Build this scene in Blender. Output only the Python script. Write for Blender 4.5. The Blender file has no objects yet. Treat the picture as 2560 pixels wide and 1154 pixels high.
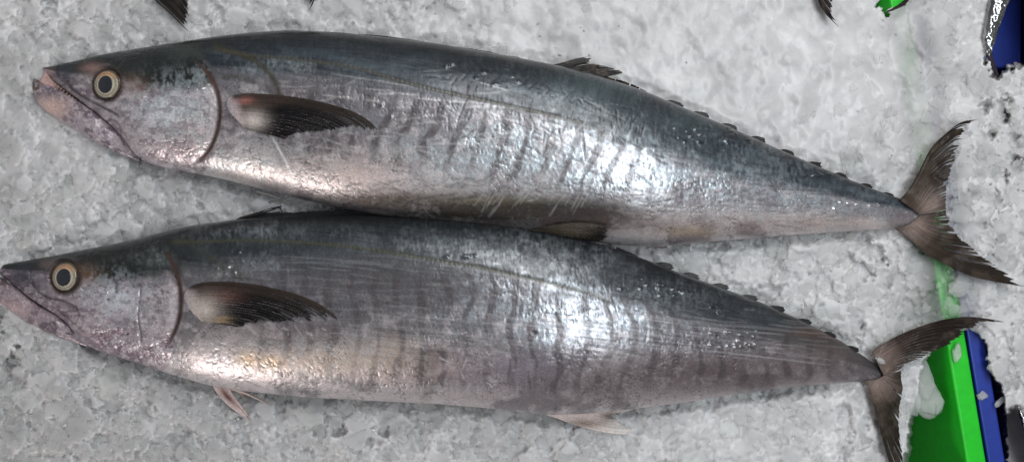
import bpy, math, random
import numpy as np

# ------------------------------------------------------------------ scene, camera, light
sc = bpy.context.scene
S = 0.0005            # metres per photo pixel on the ice plane
CX, CY = 1280.0, 577.0
H = 1.05              # camera height above the ice

cam_d = bpy.data.cameras.new('camera')
cam = bpy.data.objects.new('camera', cam_d)
sc.collection.objects.link(cam)
cam.location = (0, 0, H)
cam_d.sensor_width = 36.0
cam_d.lens = 36.0 * H / (2560 * S)
cam_d.clip_end = 50
sc.camera = cam

world = bpy.data.worlds.new('World')
sc.world = world
world.use_nodes = True
bg = world.node_tree.nodes['Background']
bg.inputs[0].default_value = (1.0, 0.985, 0.99, 1)
bg.inputs[1].default_value = 0.19


def area(name, loc, target, size, power, color, size_y=None):
    l = bpy.data.lights.new(name, 'AREA')
    l.energy = power
    l.color = color
    l.size = size
    if size_y:
        l.shape = 'RECTANGLE'
        l.size_y = size_y
    o = bpy.data.objects.new(name, l)
    sc.collection.objects.link(o)
    o.location = loc
    d = np.array(target, float) - np.array(loc, float)
    from mathutils import Vector
    o.rotation_euler = Vector(d).to_track_quat('-Z', 'Y').to_euler()
    return o


area('ceiling_lamp', (0.66, 0.04, 1.75), (0.12, 0.04, 0), 1.45, 20.0, (0.88, 0.96, 1.0), 0.32)
area('ceiling_soft_lamp', (0.28, 0.98, 1.40), (0.20, 0.05, 0), 0.80, 13.5, (1.0, 0.985, 0.96))
area('warm_stall_lamp', (-1.35, -1.80, 0.86), (-0.25, -0.1, 0), 0.45, 14.0, (1.0, 0.91, 0.85), 0.26)

sc.view_settings.view_transform = 'Standard'
sc.view_settings.look = 'None'
sc.view_settings.exposure = 0.0
sc.view_settings.gamma = 1.0
sc.view_settings.use_curve_mapping = False
sc.cycles.use_denoising = True
sc.cycles.max_bounces = 8
sc.cycles.sample_clamp_indirect = 6

# ------------------------------------------------------------------ helpers
rng = np.random.default_rng(7)


def P(px, py, z):
    """photo pixel + height -> world point"""
    px = np.asarray(px, float); py = np.asarray(py, float); z = np.asarray(z, float)
    k = (H - z) / H * S
    return np.stack([(px - CX) * k, (CY - py) * k, z + 0 * px], -1)


def proj(v):
    k = H / (H - v[..., 2]) / S
    return CX + v[..., 0] * k, CY - v[..., 1] * k


def hash2(ix, iy, seed):
    n = (ix.astype(np.int64) * 374761393 + iy.astype(np.int64) * 668265263 + seed * 974634777) & 0xFFFFFFFF
    n = ((n ^ (n >> 13)) * 1274126177) & 0xFFFFFFFF
    n = (n ^ (n >> 16)) & 0xFFFFFFFF
    return n / 4294967295.0


def vnoise(x, y, seed=0):
    x = np.asarray(x, float); y = np.asarray(y, float)
    ix = np.floor(x); iy = np.floor(y)
    fx = x - ix; fy = y - iy
    fx = fx * fx * fx * (fx * (fx * 6 - 15) + 10)
    fy = fy * fy * fy * (fy * (fy * 6 - 15) + 10)
    a = hash2(ix, iy, seed); b = hash2(ix + 1, iy, seed)
    c = hash2(ix, iy + 1, seed); d = hash2(ix + 1, iy + 1, seed)
    return (a * (1 - fx) + b * fx) * (1 - fy) + (c * (1 - fx) + d * fx) * fy


def fbm(x, y, seed=0, octaves=4, gain=0.55):
    s = 0; a = 1; t = 0
    x = np.asarray(x, float); y = np.asarray(y, float)
    for o in range(octaves):
        # rotate each octave to hide the lattice
        ca, sa = math.cos(0.6 * o), math.sin(0.6 * o)
        s = s + a * vnoise((x * ca - y * sa) * 2 ** o + 17.3 * o, (x * sa + y * ca) * 2 ** o, seed + o * 13)
        t += a
        a *= gain
    return s / t


def sstep(a, b, x):
    t = np.clip((x - a) / (b - a), 0, 1)
    return t * t * (3 - 2 * t)


def lin(r, g, b):
    c = np.array([r, g, b], float) / 255.0
    return np.where(c <= 0.04045, c / 12.92, ((c + 0.055) / 1.055) ** 2.4)


def alb(r, g, b, k=1.3):
    return np.clip(lin(r, g, b) * k, 0, 0.9)


def mixc(c, c2, m):
    return c * (1 - m[:, None]) + np.asarray(c2) * m[:, None]


def polyline(pts, n=200):
    """smooth resample of a polyline (Catmull-Rom)"""
    p = np.array(pts, float)
    if len(p) == 2:
        t = np.linspace(0, 1, n)[:, None]
        return p[0] * (1 - t) + p[1] * t
    q = np.vstack([2 * p[0] - p[1], p, 2 * p[-1] - p[-2]])
    out = []
    m = 24
    for i in range(1, len(q) - 2):
        t = np.linspace(0, 1, m, endpoint=False)[:, None]
        a, b, c, d = q[i - 1], q[i], q[i + 1], q[i + 2]
        out.append(0.5 * (2 * b + (c - a) * t + (2 * a - 5 * b + 4 * c - d) * t ** 2 + (3 * b - a - 3 * c + d) * t ** 3))
    out.append(p[-1:])
    o = np.vstack(out)
    l = np.r_[0, np.cumsum(np.hypot(*np.diff(o, axis=0).T))]
    s = np.linspace(0, l[-1], n)
    return np.stack([np.interp(s, l, o[:, k]) for k in range(o.shape[1])], -1)


def pdist(px, py, pts, reach=120):
    """signed distance (+ on the right-hand side of travel in photo axes) and arclength fraction"""
    pl = polyline(pts, 80)
    d = np.full(px.shape, 1e3); sd = np.full(px.shape, 1e3); fr = np.zeros(px.shape)
    near = (px > pl[:, 0].min() - reach) & (px < pl[:, 0].max() + reach) & (py > pl[:, 1].min() - reach) & (py < pl[:, 1].max() + reach)
    x = px[near]; y = py[near]
    bd = np.full(x.shape, 1e6); bs = np.zeros(x.shape); bf = np.zeros(x.shape)
    for i in range(len(pl) - 1):
        ax, ay = pl[i]; bx, by = pl[i + 1]
        dx, dy = bx - ax, by - ay
        L2 = dx * dx + dy * dy + 1e-9
        t = np.clip(((x - ax) * dx + (y - ay) * dy) / L2, 0, 1)
        ex = x - ax - t * dx; ey = y - ay - t * dy
        dd = ex * ex + ey * ey
        m = dd < bd
        bd[m] = dd[m]
        bs[m] = np.sign(dx * ey - dy * ex)[m]
        bf[m] = (i + t[m]) / (len(pl) - 1)
    bd = np.sqrt(bd)
    d[near] = bd; sd[near] = bd * np.where(bs == 0, 1, bs); fr[near] = bf
    return d, sd, fr


def mesh_from(name, verts, quads, mat, parent=None, attrs=None, smooth=True, tris=None):
    me = bpy.data.meshes.new(name)
    verts = np.asarray(verts, np.float32).reshape(-1, 3)
    quads = np.asarray(quads, np.int32).reshape(-1, 4) if quads is not None and len(quads) else np.zeros((0, 4), np.int32)
    tris = np.asarray(tris, np.int32).reshape(-1, 3) if tris is not None and len(tris) else np.zeros((0, 3), np.int32)
    me.vertices.add(len(verts))
    me.vertices.foreach_set('co', verts.ravel())
    nl = quads.size + tris.size
    me.loops.add(nl)
    me.loops.foreach_set('vertex_index', np.r_[quads.ravel(), tris.ravel()].astype(np.int32))
    me.polygons.add(len(quads) + len(tris))
    starts = np.r_[np.arange(len(quads)) * 4, quads.size + np.arange(len(tris)) * 3].astype(np.int32)
    me.polygons.foreach_set('loop_start', starts)
    me.polygons.foreach_set('use_smooth', np.full(len(quads) + len(tris), smooth))
    me.update(calc_edges=True)
    for k, a in (attrs or {}).items():
        a = np.asarray(a, np.float32)
        if a.shape[1] == 3:
            a = np.c_[a, np.ones(len(a))]
        at = me.attributes.new(k, 'FLOAT_COLOR', 'POINT')
        at.data.foreach_set('color', a.astype(np.float32).ravel())
    me.validate()
    if mat:
        me.materials.append(mat)
    o = bpy.data.objects.new(name, me)
    sc.collection.objects.link(o)
    if parent:
        o.parent = parent
        o.matrix_parent_inverse.identity()
        loc = np.array(parent.location)
        if parent.parent:
            loc = loc + np.array(parent.parent.location)
        if np.abs(loc).max() > 0:
            v2 = verts - loc
            me.vertices.foreach_set('co', v2.astype(np.float32).ravel())
            me.update()
    return o


def grid_quads(n, m, off=0, wrap=False):
    i, j = np.meshgrid(np.arange(n - 1), np.arange(m if wrap else m - 1), indexing='ij')
    j2 = (j + 1) % m
    return np.stack([i * m + j, (i + 1) * m + j, (i + 1) * m + j2, i * m + j2], -1).reshape(-1, 4) + off


def empty(name, loc, label, cat, group=None):
    o = bpy.data.objects.new(name, None)
    o.empty_display_size = 0.02
    sc.collection.objects.link(o)
    o.location = loc
    o['label'] = label; o['category'] = cat
    if group:
        o['group'] = group
    return o


def new_mat(name):
    m = bpy.data.materials.new(name)
    m.use_nodes = True
    nt = m.node_tree
    return m, nt, nt.nodes['Principled BSDF'], nt.nodes['Material Output']


def N(nt, kind, **kw):
    n = nt.nodes.new(kind)
    for k, v in kw.items():
        setattr(n, k, v)
    return n


# ------------------------------------------------------------------ materials
def skin_material():
    m, nt, b, out = new_mat('fish_skin')
    L = nt.links.new
    col = N(nt, 'ShaderNodeAttribute', attribute_name='col')
    par = N(nt, 'ShaderNodeAttribute', attribute_name='par')
    sep = N(nt, 'ShaderNodeSeparateColor'); L(par.outputs['Color'], sep.inputs[0])
    tc = N(nt, 'ShaderNodeTexCoord')
    mp = N(nt, 'ShaderNodeMapping'); mp.inputs['Scale'].default_value = (0.75, 1, 1)
    L(tc.outputs['Object'], mp.inputs[0])
    n1 = N(nt, 'ShaderNodeTexNoise'); n1.inputs['Scale'].default_value = 750; n1.inputs['Detail'].default_value = 3
    n1.inputs['Distortion'].default_value = 0.6
    L(mp.outputs[0], n1.inputs['Vector'])
    n2 = N(nt, 'ShaderNodeTexNoise'); n2.inputs['Scale'].default_value = 210; n2.inputs['Detail'].default_value = 4
    L(mp.outputs[0], n2.inputs['Vector'])
    mr = N(nt, 'ShaderNodeMapRange'); mr.inputs[1].default_value = 0.3; mr.inputs[2].default_value = 0.7
    mr.inputs[3].default_value = 0.72; mr.inputs[4].default_value = 1.28
    L(n1.outputs[0], mr.inputs[0])
    mul = N(nt, 'ShaderNodeMix', data_type='RGBA', blend_type='MULTIPLY'); mul.inputs[0].default_value = 1
    L(col.outputs['Color'], mul.inputs[6]); L(mr.outputs[0], mul.inputs[7])
    L(mul.outputs[2], b.inputs['Base Color'])
    L(sep.outputs[0], b.inputs['Metallic'])
    L(sep.outputs[1], b.inputs['Roughness'])
    add = N(nt, 'ShaderNodeMath', operation='MULTIPLY_ADD'); L(n2.outputs[0], add.inputs[0]); add.inputs[1].default_value = 0.35; L(n1.outputs[0], add.inputs[2])
    bp = N(nt, 'ShaderNodeBump'); bp.inputs['Distance'].default_value = 0.0006
    L(sep.outputs[2], bp.inputs['Strength']); L(add.outputs[0], bp.inputs['Height'])
    L(bp.outputs[0], b.inputs['Normal'])
    bp2 = N(nt, 'ShaderNodeBump'); bp2.inputs['Distance'].default_value = 0.0005; bp2.inputs['Strength'].default_value = 0.25
    L(n2.outputs[0], bp2.inputs['Height']); L(bp2.outputs[0], b.inputs['Coat Normal'])
    b.inputs['Coat Weight'].default_value = 0.35
    b.inputs['Coat Roughness'].default_value = 0.10
    b.inputs['Coat IOR'].default_value = 1.34
    b.inputs['Specular IOR Level'].default_value = 0.4
    return m


def fin_material():
    m, nt, b, out = new_mat('fin_membrane')
    L = nt.links.new
    col = N(nt, 'ShaderNodeAttribute', attribute_name='col')
    tc = N(nt, 'ShaderNodeTexCoord')
    n1 = N(nt, 'ShaderNodeTexNoise'); n1.inputs['Scale'].default_value = 320; n1.inputs['Detail'].default_value = 3
    L(tc.outputs['Object'], n1.inputs['Vector'])
    mr = N(nt, 'ShaderNodeMapRange'); mr.inputs[3].default_value = 0.6; mr.inputs[4].default_value = 1.4
    L(n1.outputs[0], mr.inputs[0])
    mul = N(nt, 'ShaderNodeMix', data_type='RGBA', blend_type='MULTIPLY'); mul.inputs[0].default_value = 1
    L(col.outputs['Color'], mul.inputs[6]); L(mr.outputs[0], mul.inputs[7])
    L(mul.outputs[2], b.inputs['Base Color'])
    b.inputs['Roughness'].default_value = 0.42
    bp = N(nt, 'ShaderNodeBump'); bp.inputs['Distance'].default_value = 0.0008; bp.inputs['Strength'].default_value = 0.5
    L(n1.outputs[0], bp.inputs['Height']); L(bp.outputs[0], b.inputs['Normal'])
    b.inputs['Coat Weight'].default_value = 0.06; b.inputs['Coat Roughness'].default_value = 0.06; b.inputs['Specular IOR Level'].default_value = 0.12
    return m


def ice_material(name, chunk=False):
    m, nt, b, out = new_mat(name)
    L = nt.links.new
    tc = N(nt, 'ShaderNodeTexCoord')
    n1 = N(nt, 'ShaderNodeTexNoise'); n1.inputs['Scale'].default_value = 160; n1.inputs['Detail'].default_value = 5
    L(tc.outputs['Object'], n1.inputs['Vector'])
    n2 = N(nt, 'ShaderNodeTexNoise'); n2.inputs['Scale'].default_value = 28; n2.inputs['Detail'].default_value = 4
    L(tc.outputs['Object'], n2.inputs['Vector'])
    mr = N(nt, 'ShaderNodeMapRange'); mr.inputs[1].default_value = 0.3; mr.inputs[2].default_value = 0.7
    mr.inputs[3].default_value = 0.86; mr.inputs[4].default_value = 1.1
    L(n2.outputs[0], mr.inputs[0])
    mul = N(nt, 'ShaderNodeMix', data_type='RGBA', blend_type='MULTIPLY'); mul.inputs[0].default_value = 1
    if chunk:
        mul.inputs[6].default_value = (0.66, 0.67, 0.66, 1)
    else:
        col = N(nt, 'ShaderNodeAttribute', attribute_name='col')
        L(col.outputs['Color'], mul.inputs[6])
    L(mr.outputs[0], mul.inputs[7])
    L(mul.outputs[2], b.inputs['Base Color'])
    rr = N(nt, 'ShaderNodeMapRange'); rr.inputs[3].default_value = 0.14; rr.inputs[4].default_value = 0.38
    L(n1.outputs[0], rr.inputs[0]); L(rr.outputs[0], b.inputs['Roughness'])
    b.inputs['IOR'].default_value = 1.31
    b.inputs['Subsurface Weight'].default_value = 1.0
    b.inputs['Subsurface Radius'].default_value = (1.0, 1.0, 1.0)
    b.inputs['Subsurface Scale'].default_value = 0.011
    bp = N(nt, 'ShaderNodeBump'); bp.inputs['Distance'].default_value = 0.0010; bp.inputs['Strength'].default_value = 0.14
    L(n1.outputs[0], bp.inputs['Height']); L(bp.outputs[0], b.inputs['Normal'])
    tr = N(nt, 'ShaderNodeBsdfTransparent')
    mx = N(nt, 'ShaderNodeMixShader')
    if chunk:
        mx.inputs[0].default_value = 0.58
    else:
        sep = N(nt, 'ShaderNodeSeparateColor')
        par = N(nt, 'ShaderNodeAttribute', attribute_name='par')
        L(par.outputs['Color'], sep.inputs[0]); L(sep.outputs[0], mx.inputs[0])
    L(b.outputs[0], mx.inputs[1]); L(tr.outputs[0], mx.inputs[2])
    L(mx.outputs[0], out.inputs['Surface'])
    return m


def plain(name, color, rough=0.45, metallic=0.0, coat=0.0, noise=0.12, scale=60, bump=0.15):
    m, nt, b, out = new_mat(name)
    L = nt.links.new
    tc = N(nt, 'ShaderNodeTexCoord')
    n1 = N(nt, 'ShaderNodeTexNoise'); n1.inputs['Scale'].default_value = scale; n1.inputs['Detail'].default_value = 5
    L(tc.outputs['Object'], n1.inputs['Vector'])
    mr = N(nt, 'ShaderNodeMapRange'); mr.inputs[1].default_value = 0.25; mr.inputs[2].default_value = 0.75
    mr.inputs[3].default_value = 1 - noise; mr.inputs[4].default_value = 1 + noise
    L(n1.outputs[0], mr.inputs[0])
    mul = N(nt, 'ShaderNodeMix', data_type='RGBA', blend_type='MULTIPLY'); mul.inputs[0].default_value = 1
    mul.inputs[6].default_value = (*color, 1); L(mr.outputs[0], mul.inputs[7])
    L(mul.outputs[2], b.inputs['Base Color'])
    b.inputs['Roughness'].default_value = rough
    b.inputs['Metallic'].default_value = metallic
    b.inputs['Coat Weight'].default_value = coat; b.inputs['Coat Roughness'].default_value = 0.05
    if bump:
        bp = N(nt, 'ShaderNodeBump'); bp.inputs['Distance'].default_value = 0.001; bp.inputs['Strength'].default_value = bump
        L(n1.outputs[0], bp.inputs['Height']); L(bp.outputs[0], b.inputs['Normal'])
    return m


M_skin = skin_material()
M_fin = fin_material()
M_ice = ice_material('crushed_ice')
M_chunk = ice_material('clear_ice', True)
M_plate = ice_material('ice_flake', True)
for n_ in M_plate.node_tree.nodes:
    if n_.type == 'MIX_SHADER':
        n_.inputs[0].default_value = 0.68
    if n_.type == 'MAP_RANGE' and abs(n_.inputs[4].default_value - 0.38) < 1e-3:
        n_.inputs[3].default_value = 0.08; n_.inputs[4].default_value = 0.24
M_chip = ice_material('ice_splinter', True)
for n_ in M_chip.node_tree.nodes:
    if n_.type == 'MIX_SHADER':
        n_.inputs[0].default_value = 0.05
    if n_.type == 'MAP_RANGE' and abs(n_.inputs[4].default_value - 0.38) < 1e-3:
        n_.inputs[3].default_value = 0.05; n_.inputs[4].default_value = 0.16
M_green = plain('green_plastic', (0.004, 0.50, 0.008), 0.42, noise=0.10, scale=90, bump=0.10)
M_blue = plain('blue_plastic', (0.006, 0.028, 0.26), 0.45, noise=0.15, scale=90, bump=0.10)
M_pupil = plain('pupil', (0.012, 0.016, 0.024), 0.12, coat=1.0, noise=0.3, scale=300, bump=0)
M_silver = plain('wet_silver', (0.36, 0.37, 0.38), 0.22, metallic=1.0, noise=0.5, scale=60, bump=0.45)
M_silver.node_tree.nodes['Bump'].inputs['Distance'].default_value = 0.003

# ------------------------------------------------------------------ green and blue bins
SL = 0.167            # lean of the bin edges in the photo


def slab(name, rings, mat, parent):
    """closed prism swept between sections; rings = list of (k,3)"""
    k = len(rings[0])
    v = np.concatenate(rings)
    q = grid_quads(len(rings), k, wrap=True)
    t = [[0, i, i + 1] for i in range(1, k - 1)]
    e = (len(rings) - 1) * k
    t += [[e, e + i + 1, e + i] for i in range(1, k - 1)]
    o = mesh_from(name, v, q, mat, parent, tris=t, smooth=False)
    bv = o.modifiers.new('bevel', 'BEVEL'); bv.width = 0.0025; bv.segments = 3; bv.limit_method = 'ANGLE'
    return o


def wpt(px, py, z):
    return P(px, py, z)


gb = empty('fish_bin', P(1100, 577, -0.325), 'bright green plastic fish bin filled with ice under the two large mackerels', 'bin')
bb = empty('fish_bin', P(2900, 577, -0.325), 'blue plastic bin beside the green bin with ice spilling over its rim', 'bin')
ys = np.linspace(-520, 1700, 24)
ZR = -0.010


def wall(name, mat, parent, xi, xo, depth, slope, zt):
    """right-hand (green) or left-hand (blue) wall: inner edge xi, outer edge xo at y=1154"""
    rings = []
    for y in ys:
        o = SL * (y - 1154)
        a = P(xi + o, y, zt); b_ = P(xo + o, y, zt)
        c = b_.copy(); c[2] = zt - depth
        d = a.copy(); d[0] += slope; d[2] = zt - depth
        rings.append(np.stack([a, b_, c, d]))
    return slab(name, rings, mat, parent)


wall('side_wall', M_green, gb, 2418, 2466, 0.30, -0.030, ZR)
wall('side_wall', M_blue, bb, 2514, 2471, 0.30, 0.02, ZR - 0.004)


def box_wall(name, mat, parent, x0, y0, x1, y1, z0, z1):
    a = P(x0, y0, 0); b_ = P(x1, y1, 0)
    lo = np.minimum(a, b_); hi = np.maximum(a, b_)
    r = []
    for z in (z0, z1):
        r.append(np.array([[lo[0], lo[1], z], [hi[0], lo[1], z], [hi[0], hi[1], z], [lo[0], hi[1], z]]))
    return slab(name, r, mat, parent)


box_wall('end_wall', M_green, gb, -420, -520, 2090, -470, -0.305, ZR)
box_wall('end_wall', M_green, gb, -420, 1650, 2440, 1700, -0.305, ZR)
box_wall('side_wall', M_green, gb, -470, -520, -422, 1700, -0.305, ZR)
box_wall('floor_panel', M_green, gb, -470, -520, 2290, 1700, -0.325, -0.312)
box_wall('end_wall', M_blue, bb, 2290, -520, 3600, -470, -0.305, ZR)
box_wall('end_wall', M_blue, bb, 2640, 1650, 3600, 1700, -0.305, ZR)
box_wall('side_wall', M_blue, bb, 3602, -520, 3650, 1700, -0.305, ZR)
box_wall('floor_panel', M_blue, bb, 2420, -520, 3650, 1700, -0.325, -0.312)

box_wall('divider', M_blue, bb, 2455, -120, 2760, 105, -0.27, -0.17)

# ------------------------------------------------------------------ outlines of the two large fish (photo pixels)
topA = [(107, 170), (140, 164), (200, 151), (250, 139), (400, 116), (550, 94), (640, 84), (730, 79), (860, 85), (1000, 100), (1100, 113), (1200, 130), (1300, 148), (1400, 168),
        (1500, 194), (1600, 226), (1700, 268), (1800, 310), (1900, 354), (2000, 398), (2100, 440), (2200, 479), (2260, 500), (2310, 522), (2345, 534)]
botA = [(107, 174), (125, 192), (150, 215), (190, 244), (235, 276), (285, 316), (318, 348), (338, 382), (360, 404), (400, 417), (480, 432), (560, 448), (650, 472), (760, 500), (850, 520), (900, 530),
        (1000, 545), (1100, 553), (1200, 562), (1300, 575), (1400, 592), (1500, 606), (1560, 614), (1650, 616), (1700, 611), (1800, 602), (1900, 594), (2000, 586), (2100, 580),
        (2200, 573), (2260, 567), (2310, 552), (2345, 538)]
topB = [(-14, 664), (30, 657), (60, 652), (150, 636), (250, 616), (330, 600), (420, 577), (480, 563), (600, 547), (700, 539), (800, 536), (900, 536), (1000, 540), (1100, 546), (1200, 554),
        (1300, 565), (1400, 583), (1500, 610), (1600, 643), (1700, 682), (1800, 717), (1900, 754), (2000, 798), (2100, 850), (2160, 890), (2205, 922), (2235, 938)]
botB = [(-14, 668), (0, 682), (20, 700), (45, 718), (75, 742), (110, 765), (150, 787), (185, 812), (205, 845), (225, 862), (250, 874), (330, 898), (420, 928), (520, 958), (600, 972), (750, 988), (900, 996), (1000, 1001), (1100, 1006), (1200, 1014),
        (1300, 1026), (1360, 1033), (1500, 1028), (1600, 1016), (1700, 1004), (1800, 988), (1900, 974), (2000, 963), (2100, 955), (2160, 952), (2205, 948), (2235, 942)]

# ------------------------------------------------------------------ ice bed


def inpoly(x, y, pts):
    r = np.zeros(x.shape, bool)
    n = len(pts)
    for i in range(n):
        x0, y0 = pts[i]; x1, y1 = pts[(i + 1) % n]
        c = ((y0 > y) != (y1 > y)) & (x < (x1 - x0) * (y - y0) / (y1 - y0 + 1e-12) + x0)
        r ^= c
    return r


def spaced(a0, a1, b0, b1, fine, coarse):
    return np.r_[np.arange(a0, b0, coarse), np.arange(b0, b1, fine), np.arange(b1, a1, coarse)]


gx = spaced(-418, 3590, -90, 2650, 2.6, 9)
gy = spaced(-465, 1645, -60, 1215, 2.6, 9)
GX, GY = np.meshgrid(gx, gy)            # rows = y
hgt = np.full(GX.shape, -0.0045) + 0.006 * (fbm(GX / 160, GY / 160, 3, 3) - 0.5)
tone = 0.36 + 0.06 * fbm(GX / 60, GY / 60, 5, 3)


def rough_at(x, y):
    """how broken the ice is: smooth slush top centre and right of centre, loose flakes low left and far right"""
    r = 0.50
    r = r - 0.42 * math.exp(-((x - 1750) / 660) ** 2 - ((y - 120) / 330) ** 2)
    r = r + 0.35 * math.exp(-((x - 150) / 450) ** 2 - ((y - 950) / 300) ** 2)
    r = r + 0.35 * math.exp(-((x - 850) / 350) ** 2 - ((y - 1080) / 110) ** 2)
    r = r + 0.30 * math.exp(-((x - 100) / 300) ** 2 - ((y - 560) / 120) ** 2)
    r = r + 0.45 * math.exp(-((x - 2540) / 110) ** 2 - ((y - 350) / 220) ** 2)
    r = r - 0.22 * math.exp(-((x - 1900) / 350) ** 2 - ((y - 1100) / 100) ** 2)
    r = r + 0.2 * math.exp(-((x - 2000) / 160) ** 2 - ((y - 680) / 80) ** 2)
    return min(max(r, 0.10), 1.0)


jag = fbm(GX / 9, GY / 9, 21, 3)
nfl = 44500
for k in range(nfl):
    fx = rng.uniform(-400, 2950); fy = rng.uniform(-400, 1560)
    if k == 40300:
        h0s = hgt.copy()
        for _ in range(12):
            h0s = (np.roll(h0s, 1, 0) + 2 * h0s + np.roll(h0s, -1, 0)) / 4
            h0s = (np.roll(h0s, 1, 1) + 2 * h0s + np.roll(h0s, -1, 1)) / 4
    rg = rough_at(fx, fy)
    small = 9500 < k < 40300
    if k >= 40300 and (rng.random() > rg ** 1.5):
        continue
    if small:
        R = float(np.clip(rng.lognormal(2.35, 0.40), 6, 30))
    else:
        R = float(np.clip(rng.lognormal(3.25, 0.45), 10, 80)) * (1.2 - 0.35 * rg)
    last = k >= 40300
    if last:
        R = float(np.clip(rng.lognormal(3.3, 0.38), 12, 75))
    i0, i1 = np.searchsorted(gx, [fx - R * 1.5, fx + R * 1.5])
    j0, j1 = np.searchsorted(gy, [fy - R * 1.5, fy + R * 1.5])
    if i1 - i0 < 2 or j1 - j0 < 2:
        continue
    X = GX[j0:j1, i0:i1] - fx; Y = GY[j0:j1, i0:i1] - fy
    m = int(rng.integers(4, 8))
    an = rng.uniform(0, 2 * math.pi) + np.arange(m) * 2 * math.pi / m + rng.uniform(-0.35, 0.35, m)
    e = np.full(X.shape, -1e9)
    for a in an:
        e = np.maximum(e, X * math.cos(a) + Y * math.sin(a) - R * rng.uniform(0.55, 1.05))
    e = e + (jag[j0:j1, i0:i1] - 0.5) * ((4 + 0.2 * R) if small else (6 + 0.16 * R))
    amp = 0.0062 * (0.10 + 0.95 * rg)
    sl = np.clip(rng.normal(0, 0.24 if small else 0.14, 2), -0.5, 0.5) * S * (0.30 + rg)
    base0 = h0s[(j0 + j1) // 2, (i0 + i1) // 2] if last else hgt[(j0 + j1) // 2, (i0 + i1) // 2]
    if small and base0 > 0.012:
        continue
    top = (float(base0) + rng.uniform(0.0012, 0.0040) if last else float(base0) + rng.uniform(0.0002, 0.0012 + 0.0016 * rg) if small else rng.normal(-0.002, amp)) + sl[0] * X + sl[1] * Y
    top = top - np.clip(e + 3, 0, 3) / 3 * 0.0006
    base = hgt[j0:j1, i0:i1]
    win = (e < 0) & (top > base)
    # thin plates only rise a little above what is below them
    base[win] = np.minimum(top[win], base[win] + (0.0016 + 0.0022 * rg if small else 0.0035 + 0.004 * rg))
    tt = tone[j0:j1, i0:i1]
    tv = np.clip(rng.normal(0.415, 0.026 if (k < 9500 or k >= 40300) else 0.016), 0.30, 0.52)
    tt[win] = 0.35 * tt[win] + 0.65 * tv


def blur(a, n=1):
    for _ in range(n):
        a = (np.roll(a, 1, 0) + 2 * a + np.roll(a, -1, 0)) / 4
        a = (np.roll(a, 1, 1) + 2 * a + np.roll(a, -1, 1)) / 4
    return a


h_s = blur(hgt, 5)
h_ss = blur(hgt, 40)
RG = 0.50 - 0.42 * np.exp(-((GX - 1750) / 660) ** 2 - ((GY - 120) / 330) ** 2)
wr = sstep(0.22, 0.56, RG + 0.25 * (fbm(GX / 120, GY / 90, 61, 3) - 0.5))
hgt = (0.66 * (0.5 * hgt + 0.5 * blur(hgt, 1)) + 0.34 * h_s) * wr + (0.35 * h_s + 0.65 * h_ss) * (1 - wr)
tone = blur(tone, 2)
tone = tone * wr + blur(tone, 20) * (1 - wr)
hgt += 0.0003 * (fbm(GX / 6, GY / 6, 31, 3) - 0.5)

# holes that let the bins show, and dark gaps between lumps
edge_n = (fbm(GX / 20, GY / 20, 41, 3) - 0.5) * 44
edge_m = (fbm(GX / 45, GY / 45, 43, 2) - 0.5) * 40


def carve(pts, depth, soft=7.0, jg=0.8):
    global hgt
    # signed distance to the polygon by segments
    x0 = min(p[0] for p in pts) - 90; x1 = max(p[0] for p in pts) + 90
    y0 = min(p[1] for p in pts) - 90; y1 = max(p[1] for p in pts) + 90
    i0, i1 = np.searchsorted(gx, [x0, x1]); j0, j1 = np.searchsorted(gy, [y0, y1])
    X = GX[j0:j1, i0:i1]; Y = GY[j0:j1, i0:i1]
    d = np.full(X.shape, 1e9)
    for a, b_ in zip(pts, pts[1:] + pts[:1]):
        dx, dy = b_[0] - a[0], b_[1] - a[1]
        t = np.clip(((X - a[0]) * dx + (Y - a[1]) * dy) / (dx * dx + dy * dy), 0, 1)
        d = np.minimum(d, np.hypot(X - a[0] - t * dx, Y - a[1] - t * dy))
    d = np.where(inpoly(X, Y, pts), -d, d) + edge_n[j0:j1, i0:i1] * jg
    m = 1 - sstep(-soft, soft, d)
    hgt[j0:j1, i0:i1] = hgt[j0:j1, i0:i1] * (1 - m) + depth * m


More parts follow.
